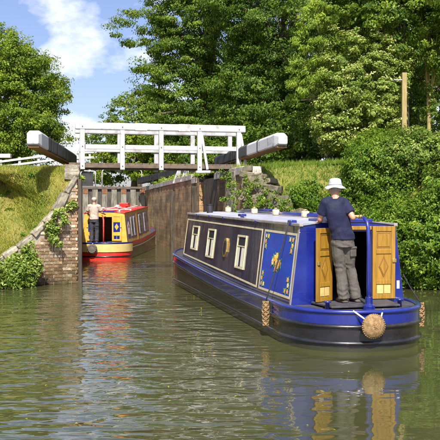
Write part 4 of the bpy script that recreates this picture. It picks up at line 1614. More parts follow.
for sg in (-1, 1):
    rv = 1 if sg < 0 else -1
    def qd(s0, s1, zb_, zt_):
        return [(s0, b2.sheer(s0) + zb_), (s1, b2.sheer(s1) + zb_), (s1, b2.zr(s1) - zt_), (s0, b2.zr(s0) - zt_)][::rv]
    b2.plate('blue_edge', 'blue_paint', sg, qd(0.97, 1.12, 0.05, 0.1), 0.0, 0.004)
    b2.plate('castle_panel', 'blue_paint', sg, qd(1.25, 1.95, 0.12, 0.14), 0.0, 0.004)
    b2.plate('painted_castle', 'rose_white', sg, [(1.38, 0.92), (1.82, 0.92), (1.86, 1.25), (1.6, 1.42), (1.36, 1.25)][::rv], 0.0045, 0.007)
    b2.plate('painted_roof', 'rose_red', sg, [(1.45, 1.18), (1.75, 1.18), (1.6, 1.34)][::rv], 0.0075, 0.009)
    b2.plate('side_panel', 'blue_paint', sg, qd(2.05, 3.65, 0.12, 0.14), 0.0, 0.004)
    for s0 in (2.2, 2.95):
        w_ = b2.plate('window', 'silver', sg, qd(s0, s0 + 0.42, 0.2, 0.2), 0.0045, 0.02)
        b2.plate('pane', 'window_glass', sg, qd(s0 + 0.08, s0 + 0.34, 0.26, 0.26), 0.0205, 0.024, w_)
    b2.plate('pillar', 'door_line', sg, qd(3.72, 3.92, 0.0, 0.0), 0.0, 0.03)
    b2.plate('side_panel', 'blue_paint', sg, qd(4.1, 7.3, 0.12, 0.14), 0.0, 0.004)
    for s0 in (4.4, 5.9):
        w_ = b2.plate('window', 'silver', sg, qd(s0, s0 + 0.6, 0.2, 0.2), 0.0045, 0.02)
        b2.plate('pane', 'window_glass', sg, qd(s0 + 0.08, s0 + 0.52, 0.26, 0.26), 0.0205, 0.024, w_)
for ht, sg, phi in ((-0.3, -1, 3), (0.3, 1, 3)):
    D = door(b2, ht, 0.95, 0.68, 1.68, 0.38, sg, R(phi), 'yellow_paint', 'yellow_paint', 'blue_paint', True, False)
    c = ht + sg * 0.19
    m = MB()
    m.box((c, 0.885, 1.22), (0.26, 0.008, 0.36))
    m.build('blue_lozenge', 'blue_paint', D)
    MB().prism([(c - .08, 0.88, 1.22), (c, 0.88, 1.09), (c + .08, 0.88, 1.22), (c, 0.88, 1.35)], (0, -0.006, 0)).build('painted_flower', 'yellow_paint', D)
MB().box((0, 1.35, 1.815), (0.75, 0.8, 0.06)).build('hatch_slide', 'blue_paint', b2.o, bevel=0.01)
for i, (s, t, mt) in enumerate(((2.2, -0.3, 'rose_white'), (2.9, 0.25, 'rose_white'), (3.6, 0.0, 'rose_white'), (4.4, 0.3, 'red_paint'), (5.0, -0.2, 'rose_white'),
                                (6.2, 0.1, 'red_paint'))):
    z = b2.zr(s) + 0.05
    MB().tube([(t, s, z), (t, s, z + 0.1), (t, s, z + 0.105), (t, s, z + 0.14)], [0.05, 0.05, 0.11, 0.06], 12).build('roof_vent', mt, b2.o, smooth=True)
for t in (-0.35, 0.4):
    MB().bar((t, 2.0, b2.zr(2) + 0.07), (t, 6.8, b2.zr(6.8) + 0.07), 0.07, 0.06).build('roof_plank', 'rose_white', b2.o, bevel=0.01)
for s in (2.35, 2.75, 3.15, 3.55, 4.2, 4.7, 5.2):
    MB().bar((-0.7, s, b2.zr(s) + 0.055), (0.7, s + random.uniform(-.05, .05), b2.zr(s) + 0.055), 0.06, 0.05).build('roof_slat', random.choice(('rose_white', 'red_paint', 'red_paint')), b2.o, bevel=0.006)
MB().box((0.0, 5.6, b2.zr(5.6) + 0.16), (0.4, 0.5, 0.2)).build('roof_box', 'red_paint', b2.o, bevel=0.02)
MB().tube([(0.1, 0.25, 0.6), (0.1, 0.27, 1.5), (0.06, 0.35, 1.62), (-0.05, 0.75, 1.66)], [0.03, 0.03, 0.028, 0.02], 8).build('swan_neck', 'rose_red', b2.o, smooth=True)
MW2 = Matrix.Translation(LOC2) @ Matrix.Rotation(TH2, 4, 'Z')
f4 = tag(empty('button_fender', MW2 @ Vector((-0.25, -0.13, 0.42))), 'dark round fender on the yellow stern of the far boat', 'fender')
m = MB()
m.ball((0, 0, 0), (0.19, 0.1, 0.19), 16, 10)
for k in range(14):
    a = 2 * math.pi * k / 14
    m.ball((0.13 * math.cos(a), -0.06, 0.13 * math.sin(a)), 0.04, 7, 5)
m.build('knotted_body', 'old_rope', f4, smooth=True)
rope_between('hanging_rope', (0.0, 0.18, 0.22), (0, 0.0, 0.15), 0.012, 'white_rope', f4)


# ------------------------------------------------------------------ people
def remeshed(mb, name, mat, parent, voxel, smooth_it=8, disp=0.0, dscale=8.0, stretch=(1, 1, 1), folds=None):
    o = mb.build('tmp_' + name, mat)
    md_ = o.modifiers.new('r', 'REMESH')
    md_.mode = 'VOXEL'
    md_.voxel_size = voxel
    sm = o.modifiers.new('s', 'SMOOTH')
    sm.iterations = smooth_it
    sm.factor = 0.5
    dg = bpy.context.evaluated_depsgraph_get()
    me = bpy.data.meshes.new_from_object(o.evaluated_get(dg))
    bpy.data.objects.remove(o)
    if disp:
        n = len(me.vertices)
        co = np.empty(n * 3, np.float32)
        no = np.empty(n * 3, np.float32)
        me.vertices.foreach_get('co', co)
        me.vertices.foreach_get('normal', no)
        co, no = co.reshape(-1, 3), no.reshape(-1, 3)
        for i in range(n):
            q = Vector((co[i, 0] * stretch[0], co[i, 1] * stretch[1], co[i, 2] * stretch[2])) * dscale
            h = (0.55 - 1.6 * abs(mnoise.noise(q))) + 0.5 * mnoise.noise(q * 2.1)
            if folds:
                for z0, wd, fr_ in folds:
                    g = math.exp(-((co[i, 2] - z0) / wd) ** 2)
                    ph_ = mnoise.noise(Vector((co[i, 0] * 9, co[i, 1] * 9, co[i, 2] * 4))) * 3.5
                    h += 0.5 * g * math.sin(co[i, 2] * fr_ * 0.8 + 1.8 * ph_ + 30 * co[i, 0] + 9 * co[i, 1])
            co[i] += no[i] * disp * h
        me.vertices.foreach_set('co', co.ravel())
    me.name = name
    me.polygons.foreach_set('use_smooth', np.ones(len(me.polygons), dtype=bool))
    me.materials.clear()
    me.materials.append(MATS[mat])
    r_ = bpy.data.objects.new(name, me)
    col.objects.link(r_)
    r_.parent = parent
    return r_


def hand(m, wrist, dirv, palm_n, thumb_side, curl=0.9, s=1.0):
    """palm, four bent fingers of unequal length and a thumb from the side of the palm"""
    w, d, n = Vector(wrist), Vector(dirv).normalized(), Vector(palm_n).normalized()
    t = d.cross(n).normalized() * thumb_side
    n = t.cross(d).normalized() * (1 if t.cross(d).dot(n) > 0 else -1)
    m.tube([w - d * 0.01, w + d * 0.04 * s, w + d * 0.085 * s], [0.026 * s, 0.036 * s, 0.034 * s], 10)
    for k, (o, ln) in enumerate(((0.03, 0.07), (0.010, 0.08), (-0.010, 0.074), (-0.029, 0.058))):
        b = w + d * 0.08 * s + t * o * s
        a1, a2, a3 = curl * 0.5, curl * 1.2, curl * 1.9
        p1 = b + (d * math.cos(a1) + n * math.sin(a1)) * ln * 0.45 * s
        p2 = p1 + (d * math.cos(a2) + n * math.sin(a2)) * ln * 0.33 * s
        p3 = p2 + (d * math.cos(a3) + n * math.sin(a3)) * ln * 0.28 * s
        m.tube([b - d * 0.02, b, p1, p2, p3], [0.010 * s, 0.0105 * s, 0.0098 * s, 0.009 * s, 0.007 * s], 8)
    b = w + d * 0.025 * s + t * 0.026 * s
    p1 = b + (d * 0.6 + t * 0.75 + n * 0.3).normalized() * 0.042 * s
    p2 = p1 + (d * 0.85 + t * 0.15 + n * 0.6).normalized() * 0.034 * s
    m.tube([b - t * 0.01, b, p1, p2], [0.015 * s, 0.014 * s, 0.0115 * s, 0.009 * s], 8)


def limb(m, pts, rad):
    m.tube(pts, rad, 12)
    for p, r_ in zip(pts, rad):
        m.ball(p, r_ * 0.985, 10, 8)


def person(loc, rz, label, J, shirt, trousers, hatmat, detail=0.008, hat='bucket', facing=0.0):
    o = tag(empty('person', loc, rz), label, 'person')
    hd, ck, ch, wa, hp = [Vector(J[k]) for k in ('head', 'neck', 'chest', 'waist', 'hip')]
    sh = {-1: Vector(J['lsh']), 1: Vector(J['rsh'])}
    el = {-1: Vector(J['lel']), 1: Vector(J['rel'])}
    ha = {-1: Vector(J['lha']), 1: Vector(J['rha'])}
    kn = {-1: Vector(J['lkn']), 1: Vector(J['rkn'])}
    an = {-1: Vector(J['lan']), 1: Vector(J['ran'])}
    # body: one skin
    m = MB()
    cf, sf = math.cos(facing), math.sin(facing)
    fv = Vector((-sf, cf, 0))           # where the face looks
    rv = Vector((cf, sf, 0))
    m.ball(hd + Vector((0, 0, 0.015)), (0.078, 0.098, 0.105), 16, 12)
    m.ball(hd + fv * 0.03 - Vector((0, 0, 0.055)), (0.06, 0.065, 0.06), 12, 8)
    m.ball(hd + fv * 0.10 - Vector((0, 0, 0.02)), (0.016, 0.024, 0.026), 8, 6)
    for s_ in (-1, 1):
        m.ball(hd + rv * 0.080 * s_ - Vector((0, 0, 0.01)), (0.012, 0.024, 0.034), 8, 6)
    m.tube([hd - Vector((0, 0, 0.05)), (hd + ck) / 2 - Vector((0, 0, 0.02)), ck - Vector((0, 0, 0.03))], [0.054, 0.057, 0.066], 12)
    m.rings([(ck, 0.08, 0.06), (ck - Vector((0, 0, 0.06)), 0.15, 0.085), (ch, 0.165, 0.10), (wa, 0.145, 0.095), (hp, 0.155, 0.11),
             (hp - Vector((0, 0, 0.08)), 0.13, 0.1)], 18)
    for s_ in (-1, 1):
        limb(m, [sh[s_], (sh[s_] + el[s_]) / 2, el[s_]], [0.056, 0.05, 0.042])
        fd = (ha[s_] - el[s_])
        limb(m, [el[s_], el[s_] + fd * 0.35, ha[s_]], [0.042, 0.042, 0.028])
        hv = Vector(J['lhv' if s_ < 0 else 'rhv'])
        hand(m, ha[s_], hv, J['lpn' if s_ < 0 else 'rpn'], J.get('lts' if s_ < 0 else 'rts', 1), J.get('curl', 0.9), 1.05)
        limb(m, [hp + Vector((s_ * 0.085, 0, -0.03)), kn[s_], an[s_]], [0.085, 0.06, 0.042])
        m.ball(an[s_] + Vector((0, 0.05, -0.03)), (0.04, 0.09, 0.035), 10, 6)
    body = remeshed(m, 'body', 'skin', o, detail * 0.75, 3)
    # hair fringe at the back under the hat
    m = MB()
    m.ball(hd + Vector((0, 0, 0.022)) - fv * 0.012, (0.083, 0.094, 0.1), 16, 12)
    hr = remeshed(m, 'hair', 'hair', o, 0.012, 2, 0.004, 40)
    # shirt with short sleeves
    m = MB()
    m.rings([(ck - Vector((0, 0, 0.005)), 0.078, 0.07), (ck - Vector((0, 0, 0.035)), 0.125, 0.088), (ck - Vector((0, 0, 0.09)), 0.160, 0.115),
             (ch, 0.172, 0.128), (ch.lerp(wa, 0.55), 0.168, 0.126), (wa, 0.164, 0.124), (hp + Vector((0, 0, 0.06)), 0.172, 0.148),
             (hp - Vector((0, 0, 0.02)), 0.178, 0.154)], 20)
    for s_ in (-1, 1):
        e2 = sh[s_].lerp(el[s_], J.get('sleeve', 0.7))
        limb(m, [sh[s_] - Vector((s_ * 0.06, 0, -0.005)), sh[s_] + Vector((0, 0, 0.0)), sh[s_].lerp(el[s_], 0.4)], [0.088, 0.08, 0.074])
        m.tube([sh[s_].lerp(el[s_], 0.35), e2], [0.074, 0.074], 12)
    remeshed(m, 'shirt', shirt, o, detail, 5, 0.010, 5, (1.3, 1, 0.8), [(1.02, 0.12, 60)])
    # trousers
    m = MB()
    m.rings([(hp + Vector((0, 0, 0.07)), 0.156, 0.122), (hp + Vector((0, 0, -0.03)), 0.164, 0.135), (hp + Vector((0, 0, -0.13)), 0.158, 0.13)], 18)
    for s_ in (-1, 1):
        h0 = hp + Vector((s_ * 0.083, 0, -0.07))
        cuff = an[s_] + Vector((0, 0, -0.045))
        limb(m, [h0, h0.lerp(kn[s_], 0.5), kn[s_], kn[s_].lerp(cuff, 0.5)], [0.096, 0.092, 0.080, 0.077])
        m.tube([kn[s_].lerp(cuff, 0.5), kn[s_].lerp(cuff, 0.85), cuff], [0.08, 0.082, 0.086], 12)
    tr = remeshed(m, 'trousers', trousers, o, detail, 3, 0.0095, 5, (1.6, 1.6, 0.6), [(0.13, 0.09, 95), (0.5, 0.07, 70), (0.83, 0.05, 70)])
    # thigh pocket flap
    for s_ in (1,):
        c = (hp + Vector((s_ * 0.083, 0, -0.07))).lerp(kn[s_], 0.35) + Vector((s_ * 0.035, -0.082, 0))
        m = MB()
        m.box(c, (0.11, 0.03, 0.14), Matrix.Rotation(R(20) * s_, 3, 'Z'))
        m.box(c + Vector((0.0, -0.012, 0.06)), (0.118, 0.03, 0.035), Matrix.Rotation(R(20) * s_, 3, 'Z'))
        m.build('pocket', trousers, o, bevel=0.012)
    # shoes
    for s_ in (-1, 1):
        a = an[s_]
        m = MB()
        m.ball(a + Vector((0.0, 0.0, -0.04)), (0.047, 0.06, 0.05), 12, 8)
        m.ball(a + Vector((s_ * 0.01, 0.10, -0.058)), (0.050, 0.11, 0.034), 12, 8)
        m.box(a + Vector((s_ * 0.006, 0.055, -0.083)), (0.088, 0.27, 0.022))
        remeshed(m, 'shoe', 'shoe', o, 0.01, 3)
    # hat
    m = MB()
    hc = hd + Vector((0, 0, 0.035))
    n = 26
    prof = [(0.155, -0.035), (0.148, -0.022), (0.098, 0.012), (0.094, 0.03), (0.088, 0.075), (0.078, 0.098), (0.05, 0.112), (0.0, 0.117)] if hat == 'bucket' else \
        [(0.10, -0.01), (0.102, 0.0), (0.1, 0.03), (0.093, 0.06), (0.07, 0.085), (0.035, 0.095), (0.0, 0.097)]
    vs, fs = [], []
    for r_, z in prof[:-1]:
        for k in range(n):
            a = 2 * math.pi * k / n
            wv = (0.010 * math.sin(3 * a + 1) + 0.006 * math.sin(5 * a)) * (r_ > 0.12)
            vs.append(hc + Vector((r_ * 0.97 * math.cos(a), r_ * 1.1 * math.sin(a), z + wv)))
    vs.append(hc + Vector((0, 0, prof[-1][1])))
    for i in range(len(prof) - 2):
        for k in range(n):
            fs.append((i * n + k, i * n + (k + 1) % n, (i + 1) * n + (k + 1) % n, (i + 1) * n + k))
    t_ = len(vs) - 1
    for k in range(n):
        fs.append(((len(prof) - 2) * n + k, (len(prof) - 2) * n + (k + 1) % n, t_))
    m.add(vs, fs)
    h_ = m.build('hat', hatmat, o, smooth=True)
    sd = h_.modifiers.new('solid', 'SOLIDIFY')
    sd.thickness = 0.006
    if hat == 'bucket':
        m = MB()
        pts = [hc + Vector((0.099 * 0.97 * math.cos(2 * math.pi * k / n), 0.099 * 1.1 * math.sin(2 * math.pi * k / n), 0.022)) for k in range(n + 1)]
        m.tube(pts, 0.006, 6)
        m.build('hat_band', hatmat, o, smooth=True)
    return o


J1 = dict(head=(-0.18, 0.03, 1.64), neck=(-0.185, 0.0, 1.50), chest=(-0.165, -0.01, 1.29), waist=(-0.115, -0.01, 1.08), hip=(-0.075, 0.0, 0.93),
          lsh=(-0.335, 0.02, 1.435), rsh=(-0.065, -0.03, 1.43), lel=(-0.375, 0.12, 1.20), rel=(0.015, -0.15, 1.225),
          lha=(-0.28, 0.34, 1.165), rha=(0.045, 0.075, 1.275), lhv=(0.1, 1, -0.15), rhv=(0.05, 0.9, -0.12), lpn=(0, 0, -1), rpn=(0, -0.1, -1), lts=1, rts=-1,
          lkn=(-0.09, 0.05, 0.49), rkn=(0.075, 0.08, 0.49), lan=(-0.05, 0.0, 0.095), ran=(0.15, 0.03, 0.095), curl=0.75)
p1 = MW @ Vector((-0.13, 0.70, 0.59))
person(p1, TH, 'steerer in navy shirt and white sun hat standing at the tiller of the blue boat', J1, 'navy_cloth', 'grey_cloth', 'white_cloth')
J2 = dict(head=(0.0, 0.04, 1.60), neck=(0.0, 0.0, 1.45), chest=(0.0, 0.0, 1.25), waist=(0.0, 0.0, 1.05), hip=(0.0, 0.0, 0.9),
          lsh=(-0.19, 0.0, 1.38), rsh=(0.19, 0.0, 1.38), lel=(-0.28, 0.05, 1.14), rel=(0.29, 0.06, 1.14),
          lha=(-0.25, 0.25, 1.06), rha=(0.33, 0.28, 1.10), lhv=(0.1, 1, -0.2), rhv=(0.0, 1, 0), lpn=(0, 0, -1), rpn=(0, 0, -1), lts=1, rts=-1,
          lkn=(-0.1, 0.03, 0.47), rkn=(0.1, 0.05, 0.47), lan=(-0.1, 0.0, 0.095), ran=(0.1, 0.0, 0.095), curl=0.6)
p2 = MW2 @ Vector((-0.30, 0.45, 0.63))
person(p2, TH2, 'steerer in pale beige shirt and cap on the stern of the red boat', J2, 'beige_cloth', 'dark_cloth', 'beige_cloth', 0.012, 'cap')


# ------------------------------------------------------------------ grass and plants
def blades(name, bank, n, seed, h, mat, jmax=9, cond=None, lean=0.5, width=0.012):
    rng = np.random.default_rng(seed)
    P = bank.sample(n, rng, jmax, cond)
    L = h * rng.uniform(0.5, 1.5, n)
    d = rng.normal(size=(n, 3)) * lean
    d[:, 2] = 1
    d = unit(d)
    s_ = unit(np.cross(d, rng.normal(size=(n, 3))))
    V = np.empty((n, 3, 3), np.float32)
    V[:, 0] = P - s_ * width * rng.uniform(0.6, 1.6, (n, 1))
    V[:, 1] = P + s_ * width
    V[:, 2] = P + d * L[:, None]
    V[:, :2, 2] -= 0.02
    t = np.array([0.5 + 0.55 * mnoise.noise(Vector((p[0] * 1.1, p[1] * 1.1, 5))) for p in P]) + rng.normal(0, 0.18, n)
    o = mesh_np(name, V.reshape(-1, 3), np.arange(n * 3).reshape(-1, 3), mat, None, np.clip(t, 0, 1))
    return o


tag(blades('grass', left_bank, 90000, 1, 0.10, 'grass_blade', 10, lambda x, y, z: ((y > 16.5) & (y < 27) & (x > -9.5)) * np.clip(0.55 + 0.9 * np.sin(x * 2.3 + 1.4 * np.sin(y * 1.9)) * np.sin(y * 2.6 + 0.8 * np.sin(x * 3.3)), 0.35, 1), 0.7, 0.011),
    'short sunlit grass with straw patches on the left bank', 'grass', kind='stuff')
tag(blades('grass', left_bank, 6000, 8, 0.13, 'lush_blade', 10,
           lambda x, y, z: (y > 16.5) & (y < 27) & (x > -9.5) & (np.sin(x * 3.1 + 1.7 * np.sin(y * 2.3)) * np.cos(y * 2.7 + x) > 0.35), 0.75, 0.012),
    'longer green tufts scattered over the left bank', 'grass', kind='stuff')
tag(blades('grass', right_bank, 45000, 2, 0.16, 'lush_blade', 11, lambda x, y, z: (y > 15) & (y < 34) & (x < 7), 0.6, 0.012),
    'longer grass on the slope of the right bank', 'grass', kind='stuff')


def weeds(name, label, cat, spots, per, cr, lsize, lmat, seed, group=None, tint=0.5, aspect=0.5, stem_h=0.25, flat=1.0, up=0.5):
    """one low leafy plant: stems and leaves round a base"""
    rng = np.random.default_rng(seed)
    base = np.array(spots[0], float)
    root = tag(empty(name, tuple(base)), label, cat, group)
    P = np.array(spots, float)
    D = unit(rng.normal(size=P.shape) * 0.5 + np.array([0, -0.7, 0.6]))
    C, N, T, L, tn = clump_leaves(P - base, D, per, cr, lsize, rng, flat, up, rng.normal(tint, 0.14, len(P)), 0.2)
    leaf_mesh('foliage', C, N, T, L, L * aspect, tn, lmat, root)
    m = MB()
    for p in P[:: max(1, len(P) // 14)]:
        q = p - base
        m.tube([q + np.array([0, 0.05, -stem_h]), q + np.array([0.02, 0.0, -stem_h * 0.3]), q + np.array([0, 0, 0.05])], [0.012, 0.009, 0.004], 5)
    tag(m.build('stems', 'bark', root), kind='stuff')
    return root


def floaters():
    rng = np.random.default_rng(77)
    n = 150
    P = np.stack([rng.uniform(-3.4, 3.2, n), rng.uniform(6.4, 18.5, n), np.full(n, 0.004)], 1)
    P[:, 0] *= P[:, 1] / 12
    k = (P[:, 0] < 0.4) | (P[:, 1] < 9.3)
    P = P[k]
    N = rng.normal(size=P.shape) * 0.12 + np.array([0, 0, 1])
    o = leaf_mesh('floating_leaves', P, N, rng.normal(size=P.shape), rng.uniform(0.02, 0.05, len(P)), rng.uniform(0.012, 0.03, len(P)), rng.random(len(P)), 'grass_blade', None)
    tag(o, 'small fallen leaves floating on the canal', 'leaves', kind='stuff')


floaters()


def scatter_on(bank, n, seed, cond, jmax, lift=(0.05, 0.3)):
    rng = np.random.default_rng(seed)
    P = bank.sample(n, rng, jmax, cond)
    P[:, 2] += rng.uniform(lift[0], lift[1], n)
    return P


# left wing wall: ivy and bushes spilling over the coping
def wing_spots(pxs, n, seed, spread):
    rng = np.random.default_rng(seed)
    out = []
    for _ in range(n):
        x, y, d = pxs[rng.integers(len(pxs))]
        p = at(x + rng.normal() * spread, y + rng.normal() * spread, d)
        out.append((p.x, p.y, p.z))
    return out


weeds('ivy', 'light green ivy hanging over the brick wing wall beside the corner', 'ivy',
      wing_spots([(55, 218, 18.8), (58, 230, 18.78), (57, 243, 18.78), (50, 225, 18.75), (63, 222, 18.85), (60, 212, 18.9), (52, 238, 18.7)], 34, 3, 2.2),
      26, 0.10, 0.075, 'leaf_light', 31, tint=0.45, aspect=0.7)
weeds('ivy', 'small tuft of ivy high beside the bridge pier on the left', 'ivy',
      wing_spots([(77, 172, 20.6), (78, 180, 20.4), (76, 190, 19.6), (74, 200, 19.2), (71, 206, 19.1)], 34, 4, 1.8), 22, 0.08, 0.07, 'leaf_light', 32, tint=0.5, aspect=0.7)
weeds('bush', 'leafy bush at the water under the left wing wall', 'bush',
      wing_spots([(10, 265, 17.9), (22, 258, 18.1), (30, 268, 18.2), (18, 275, 17.9), (5, 280, 17.7), (28, 254, 18.3), (32, 262, 18.3), (28, 280, 18.1), (30, 272, 18.2),
                  (12, 284, 17.8), (-6, 272, 17.6), (24, 268, 18.1), (-12, 282, 17.4), (0, 270, 17.8)], 200, 5, 3.4), 30, 0.13, 0.085, 'leaf_light', 33, tint=0.42, aspect=0.5)
rngw = np.random.default_rng(21)
wp = left_bank.sample(26, rngw, 9, lambda x, y, z: (y > 17) & (y < 25) & (x > -8))
cl = weeds('ground_cover', 'broad leaved weeds dotted over the left grass bank', 'weeds', [tuple(p) for p in np.repeat(wp, 3, 0) + rngw.normal(size=(78, 3)) * 0.09 * np.array([1, 1, 0.2])],
           14, 0.10, 0.10, 'leaf_hedge', 38, flat=0.3, up=1.2, stem_h=0.05)
cl['kind'] = 'stuff'
# right rubble wall weeds
weeds('weeds', 'green weeds growing in the brick foot of the right bridge end', 'weeds',
      wing_spots([(232, 185, 20.2), (226, 198, 20.3), (240, 195, 20.0), (236, 207, 20.0), (248, 200, 19.8), (228, 176, 20.5), (256, 208, 19.6), (262, 200, 19.6), (270, 208, 19.4), (250, 188, 19.8), (278, 206, 19.3), (266, 190, 19.8), (246, 178, 19.9), (274, 198, 19.5), (285, 205, 19.2), (258, 182, 19.8), (282, 212, 19.1)], 120, 6, 3.2), 22, 0.09, 0.06, 'leaf_hedge', 34)
top_w = [v3(CR + A2 * k + B2 * random.uniform(0.0, 0.5), (3.12 if k < 8 else 3.28) + random.uniform(0, 0.16)) for k in np.linspace(2.6, 24, 90)]
weeds('weeds', 'sunlit yellow green weeds along the top of the brown lock wall', 'weeds', [tuple(p) for p in top_w], 24, 0.16, 0.10, 'leaf_frond', 35, aspect=0.3)

# nettle bed and hedge shrubs on the right bank
cond_n = lambda x, y, z: (x > 1.15) & (x < 5.2) & (y < 21) & (y > 16.8) & (z < 2.0 + 0.2 * (x - 1.5))
weeds('nettle_bed', 'dark green nettle bed below the grass behind the blue boat', 'nettles', [tuple(p) for p in scatter_on(right_bank, 620, 41, cond_n, 8, (0.05, 0.55))],
      60, 0.16, 0.07, 'leaf_hedge', 36, tint=0.42, stem_h=0.5)


edge = [Vector(right_path[k]).lerp(Vector(right_path[k + 1]), u) for k, us in ((7, np.linspace(0, 1, 40)), (8, np.linspace(0, 1, 70)), (9, np.linspace(0, 0.5, 60))) for u in us]
weeds('waterside_plants', 'dark leafy plants trailing in the water below the right hedge', 'plants',
      [(p.x + random.uniform(-.15, .2), p.y - random.uniform(-0.1, 0.3), random.uniform(0.06, 0.5)) for p in edge for _ in (0, 1)], 40, 0.15, 0.07, 'leaf_hedge', 37, tint=0.35)


def shrub(cx, cy, r, h, seed, label, mat='leaf_hedge', tint=0.5, lsize=0.066, clumps=380, per=76, group='shrubs along the right bank', cr=0.19, aspect=0.6):
    z = right_bank.z(cx, cy)
    return tree('shrub', label, 'shrub', (cx, cy, z - 0.1), [(cx, cy, z + h * 0.5, r, r * 0.85, h * 0.55), (cx - r * .4, cy - r * .3, z + h * .3, r * .7, r * .6, h * .4),
                                                           (cx + r * .45, cy - r * .3, z + h * .4, r * .65, r * .6, h * .45)],
                clumps, per, cr, lsize, mat, trunk_r=0.05, seed=seed, group=group, limbs=7, tint_mean=tint, inner=0.6, aspect=aspect, flat=0.8, droop=0.7)


shrub(4.35, 20.6, 0.85, 1.3, 51, 'low rounded shrub right behind the steerer with the white hat')
shrub(4.5, 18.6, 1.0, 1.6, 52, 'leafy shrub above the right blue door of the boat', clumps=460)
shrub(5.5, 18.0, 1.15, 2.2, 53, 'dense shrub hanging over the water at the right picture edge', clumps=620)
shrub(5.4, 20.6, 1.1, 1.15, 54, 'pale green shrub on the bank above the waterside hedge', 'leaf_light', 0.35, clumps=480)
shrub(6.6, 19.2, 1.2, 1.7, 55, 'tall pale shrub rising at the right picture edge', 'leaf_light', 0.4, clumps=620)
shrub(7.2, 17.6, 1.3, 2.4, 56, 'shrub beyond the right picture edge beside the water', clumps=380)
shrub(4.9, 23.0, 1.0, 1.0, 57, 'small bush at the top of the right grass bank', 'leaf_hedge', 0.45, clumps=300)

# trees
T = tree
zl_ = left_bank.z
T('broadleaf_tree', 'big round broadleaf tree behind the white fence at left', 'tree', (-15.5, 52, 4.4),
  [(-15.6, 52, 9.2, 5.0, 4.6, 4.6), (-13.2, 51, 7.0, 2.9, 2.8, 2.8), (-17, 50.5, 6.4, 3.6, 3.2, 2.8), (-12.6, 51.5, 10.2, 2.2, 2.2, 2.2), (-16, 51, 12.6, 3.0, 2.7, 2.3), (-13.6, 51, 11.4, 2.2, 2.2, 1.8)],
  1500, 80, 0.55, 0.145, 'leaf_mid', 0.4, seed=61, limbs=16, tint_mean=0.52, inner=0.5)
T('broadleaf_tree', 'dark tree at the far left edge behind the round tree', 'tree', (-23, 60, 4.4), [(-22.5, 60, 9.0, 5, 4, 5.2), (-18, 58, 6.2, 3.5, 3, 2.4)], 650, 50, 0.6, 0.22,
  'leaf_dark', 0.4, seed=62)
T('broadleaf_tree', 'small distant tree in the gap of sky above the footbridge', 'tree', (-9.3, 85, 4.0),
  [(-9.2, 85, 12.2, 4.0, 3.5, 3.2), (-12.8, 85, 9.6, 2.8, 2.8, 2.4), (-6.5, 84, 11.2, 3.4, 3, 4.0)], 700, 44, 0.6, 0.24, 'leaf_light', 0.3, seed=63, tint_mean=0.3)
rngb = np.random.default_rng(5)
# long drooping branch reaching out to the left over the bridge
ex = []
for (x0, y0, x1, y1) in ((168, 36, 113, 14), (165, 55, 124, 30), (160, 20, 122, 6), (165, 75, 138, 62), (162, 95, 140, 82)):
    for u in np.linspace(0, 1, 16):
        p = at(x0 + (x1 - x0) * u, y0 + (y1 - y0) * u + 9 * u * u, 42)
        ex.append((p.x + rngb.normal() * .25, p.y + rngb.normal() * .5, p.z + rngb.normal() * .15))
T('beech_tree', 'huge dark beech tree whose branches reach left over the footbridge', 'tree', (-1.0, 43, 3.6),
  [(-0.4, 43, 12.2, 4.0, 4.0, 4.6), (-2.0, 42.4, 8.0, 2.6, 2.6, 3.4), (-1.8, 42.2, 12.5, 2.2, 2.5, 2.8), (-0.6, 42, 15.8, 3.5, 3.0, 2.5), (-1.2, 42, 6.0, 3.0, 2.4, 2.6)],
  1500, 90, 0.5, 0.118, 'leaf_dark', 0.5, seed=64, limbs=18, tint_mean=0.55, flat=0.4, droop=0.9, extra=np.array(ex))
T('beech_tree', 'tall dark dense tree behind the right lock beam', 'tree', (3.6, 39, 3.8),
  [(3.3, 39, 11.4, 3.9, 3.8, 5.0), (2.2, 38.2, 7.2, 3.0, 2.8, 3.2), (5.2, 38, 8.2, 2.6, 2.6, 3.8), (1.8, 38, 13.0, 2.5, 2.5, 3.0)],
  1400, 90, 0.5, 0.118, 'leaf_dark', 0.45, seed=65, limbs=16, tint_mean=0.42, flat=0.45, droop=0.9)
T('broadleaf_tree', 'pale green tree seen below the bridge rails beyond the lock', 'tree', (-7.2, 62, 3.8), [(-7.0, 62, 6.6, 3.2, 2.6, 2.6), (-4.0, 60, 6.4, 2.8, 2.4, 2.6),
                                                                                                    (-9.4, 63, 5.6, 2.2, 2, 1.8)],
  620, 46, 0.5, 0.2, 'leaf_mid', 0.25, seed=66, tint_mean=0.55)
T('undergrowth', 'dark undergrowth under the trees above the right grass bank', 'bush', (2.8, 29, 3.4),
  [(1.8, 29.5, 4.2, 2.0, 1.4, 1.2), (3.6, 29, 4.5, 1.9, 1.4, 1.5), (0.0, 31, 4.0, 1.5, 1.2, 0.9), (5.2, 29, 4.8, 1.6, 1.3, 1.8)], 620, 48, 0.28, 0.11, 'leaf_dark', 0.08, seed=67, limbs=8,
  tint_mean=0.5)
ELD = [(4.3, 26.0, 6.2, 1.15, 1.0, 2.0), (5.5, 26.0, 6.4, 1.2, 1.0, 1.9), (3.9, 25.8, 4.9, 0.8, 0.9, 1.2), (5.1, 25.7, 4.9, 1.2, 1.0, 1.2), (5.75, 26.4, 5.0, 0.5, 0.7, 1.0)]
T('elder_bush', 'tall pale elder bush with painted leaf highlights on the right', 'bush', (5.0, 26.2, 3.4), ELD,
  1000, 70, 0.24, 0.08, 'leaf_light', 0.09, seed=68, limbs=10, tint_mean=0.5, flat=0.5)
tp = tag(empty('timber_post', (6.2, 25.0, 3.3)), 'slim upright pale timber post standing in the right hedge', 'post')
MB().bar((0, 0, -0.3), (0, 0, 3.2), 0.16, 0.16, (0, 1, 0)).build('post', 'pale_bark', tp, bevel=0.012)
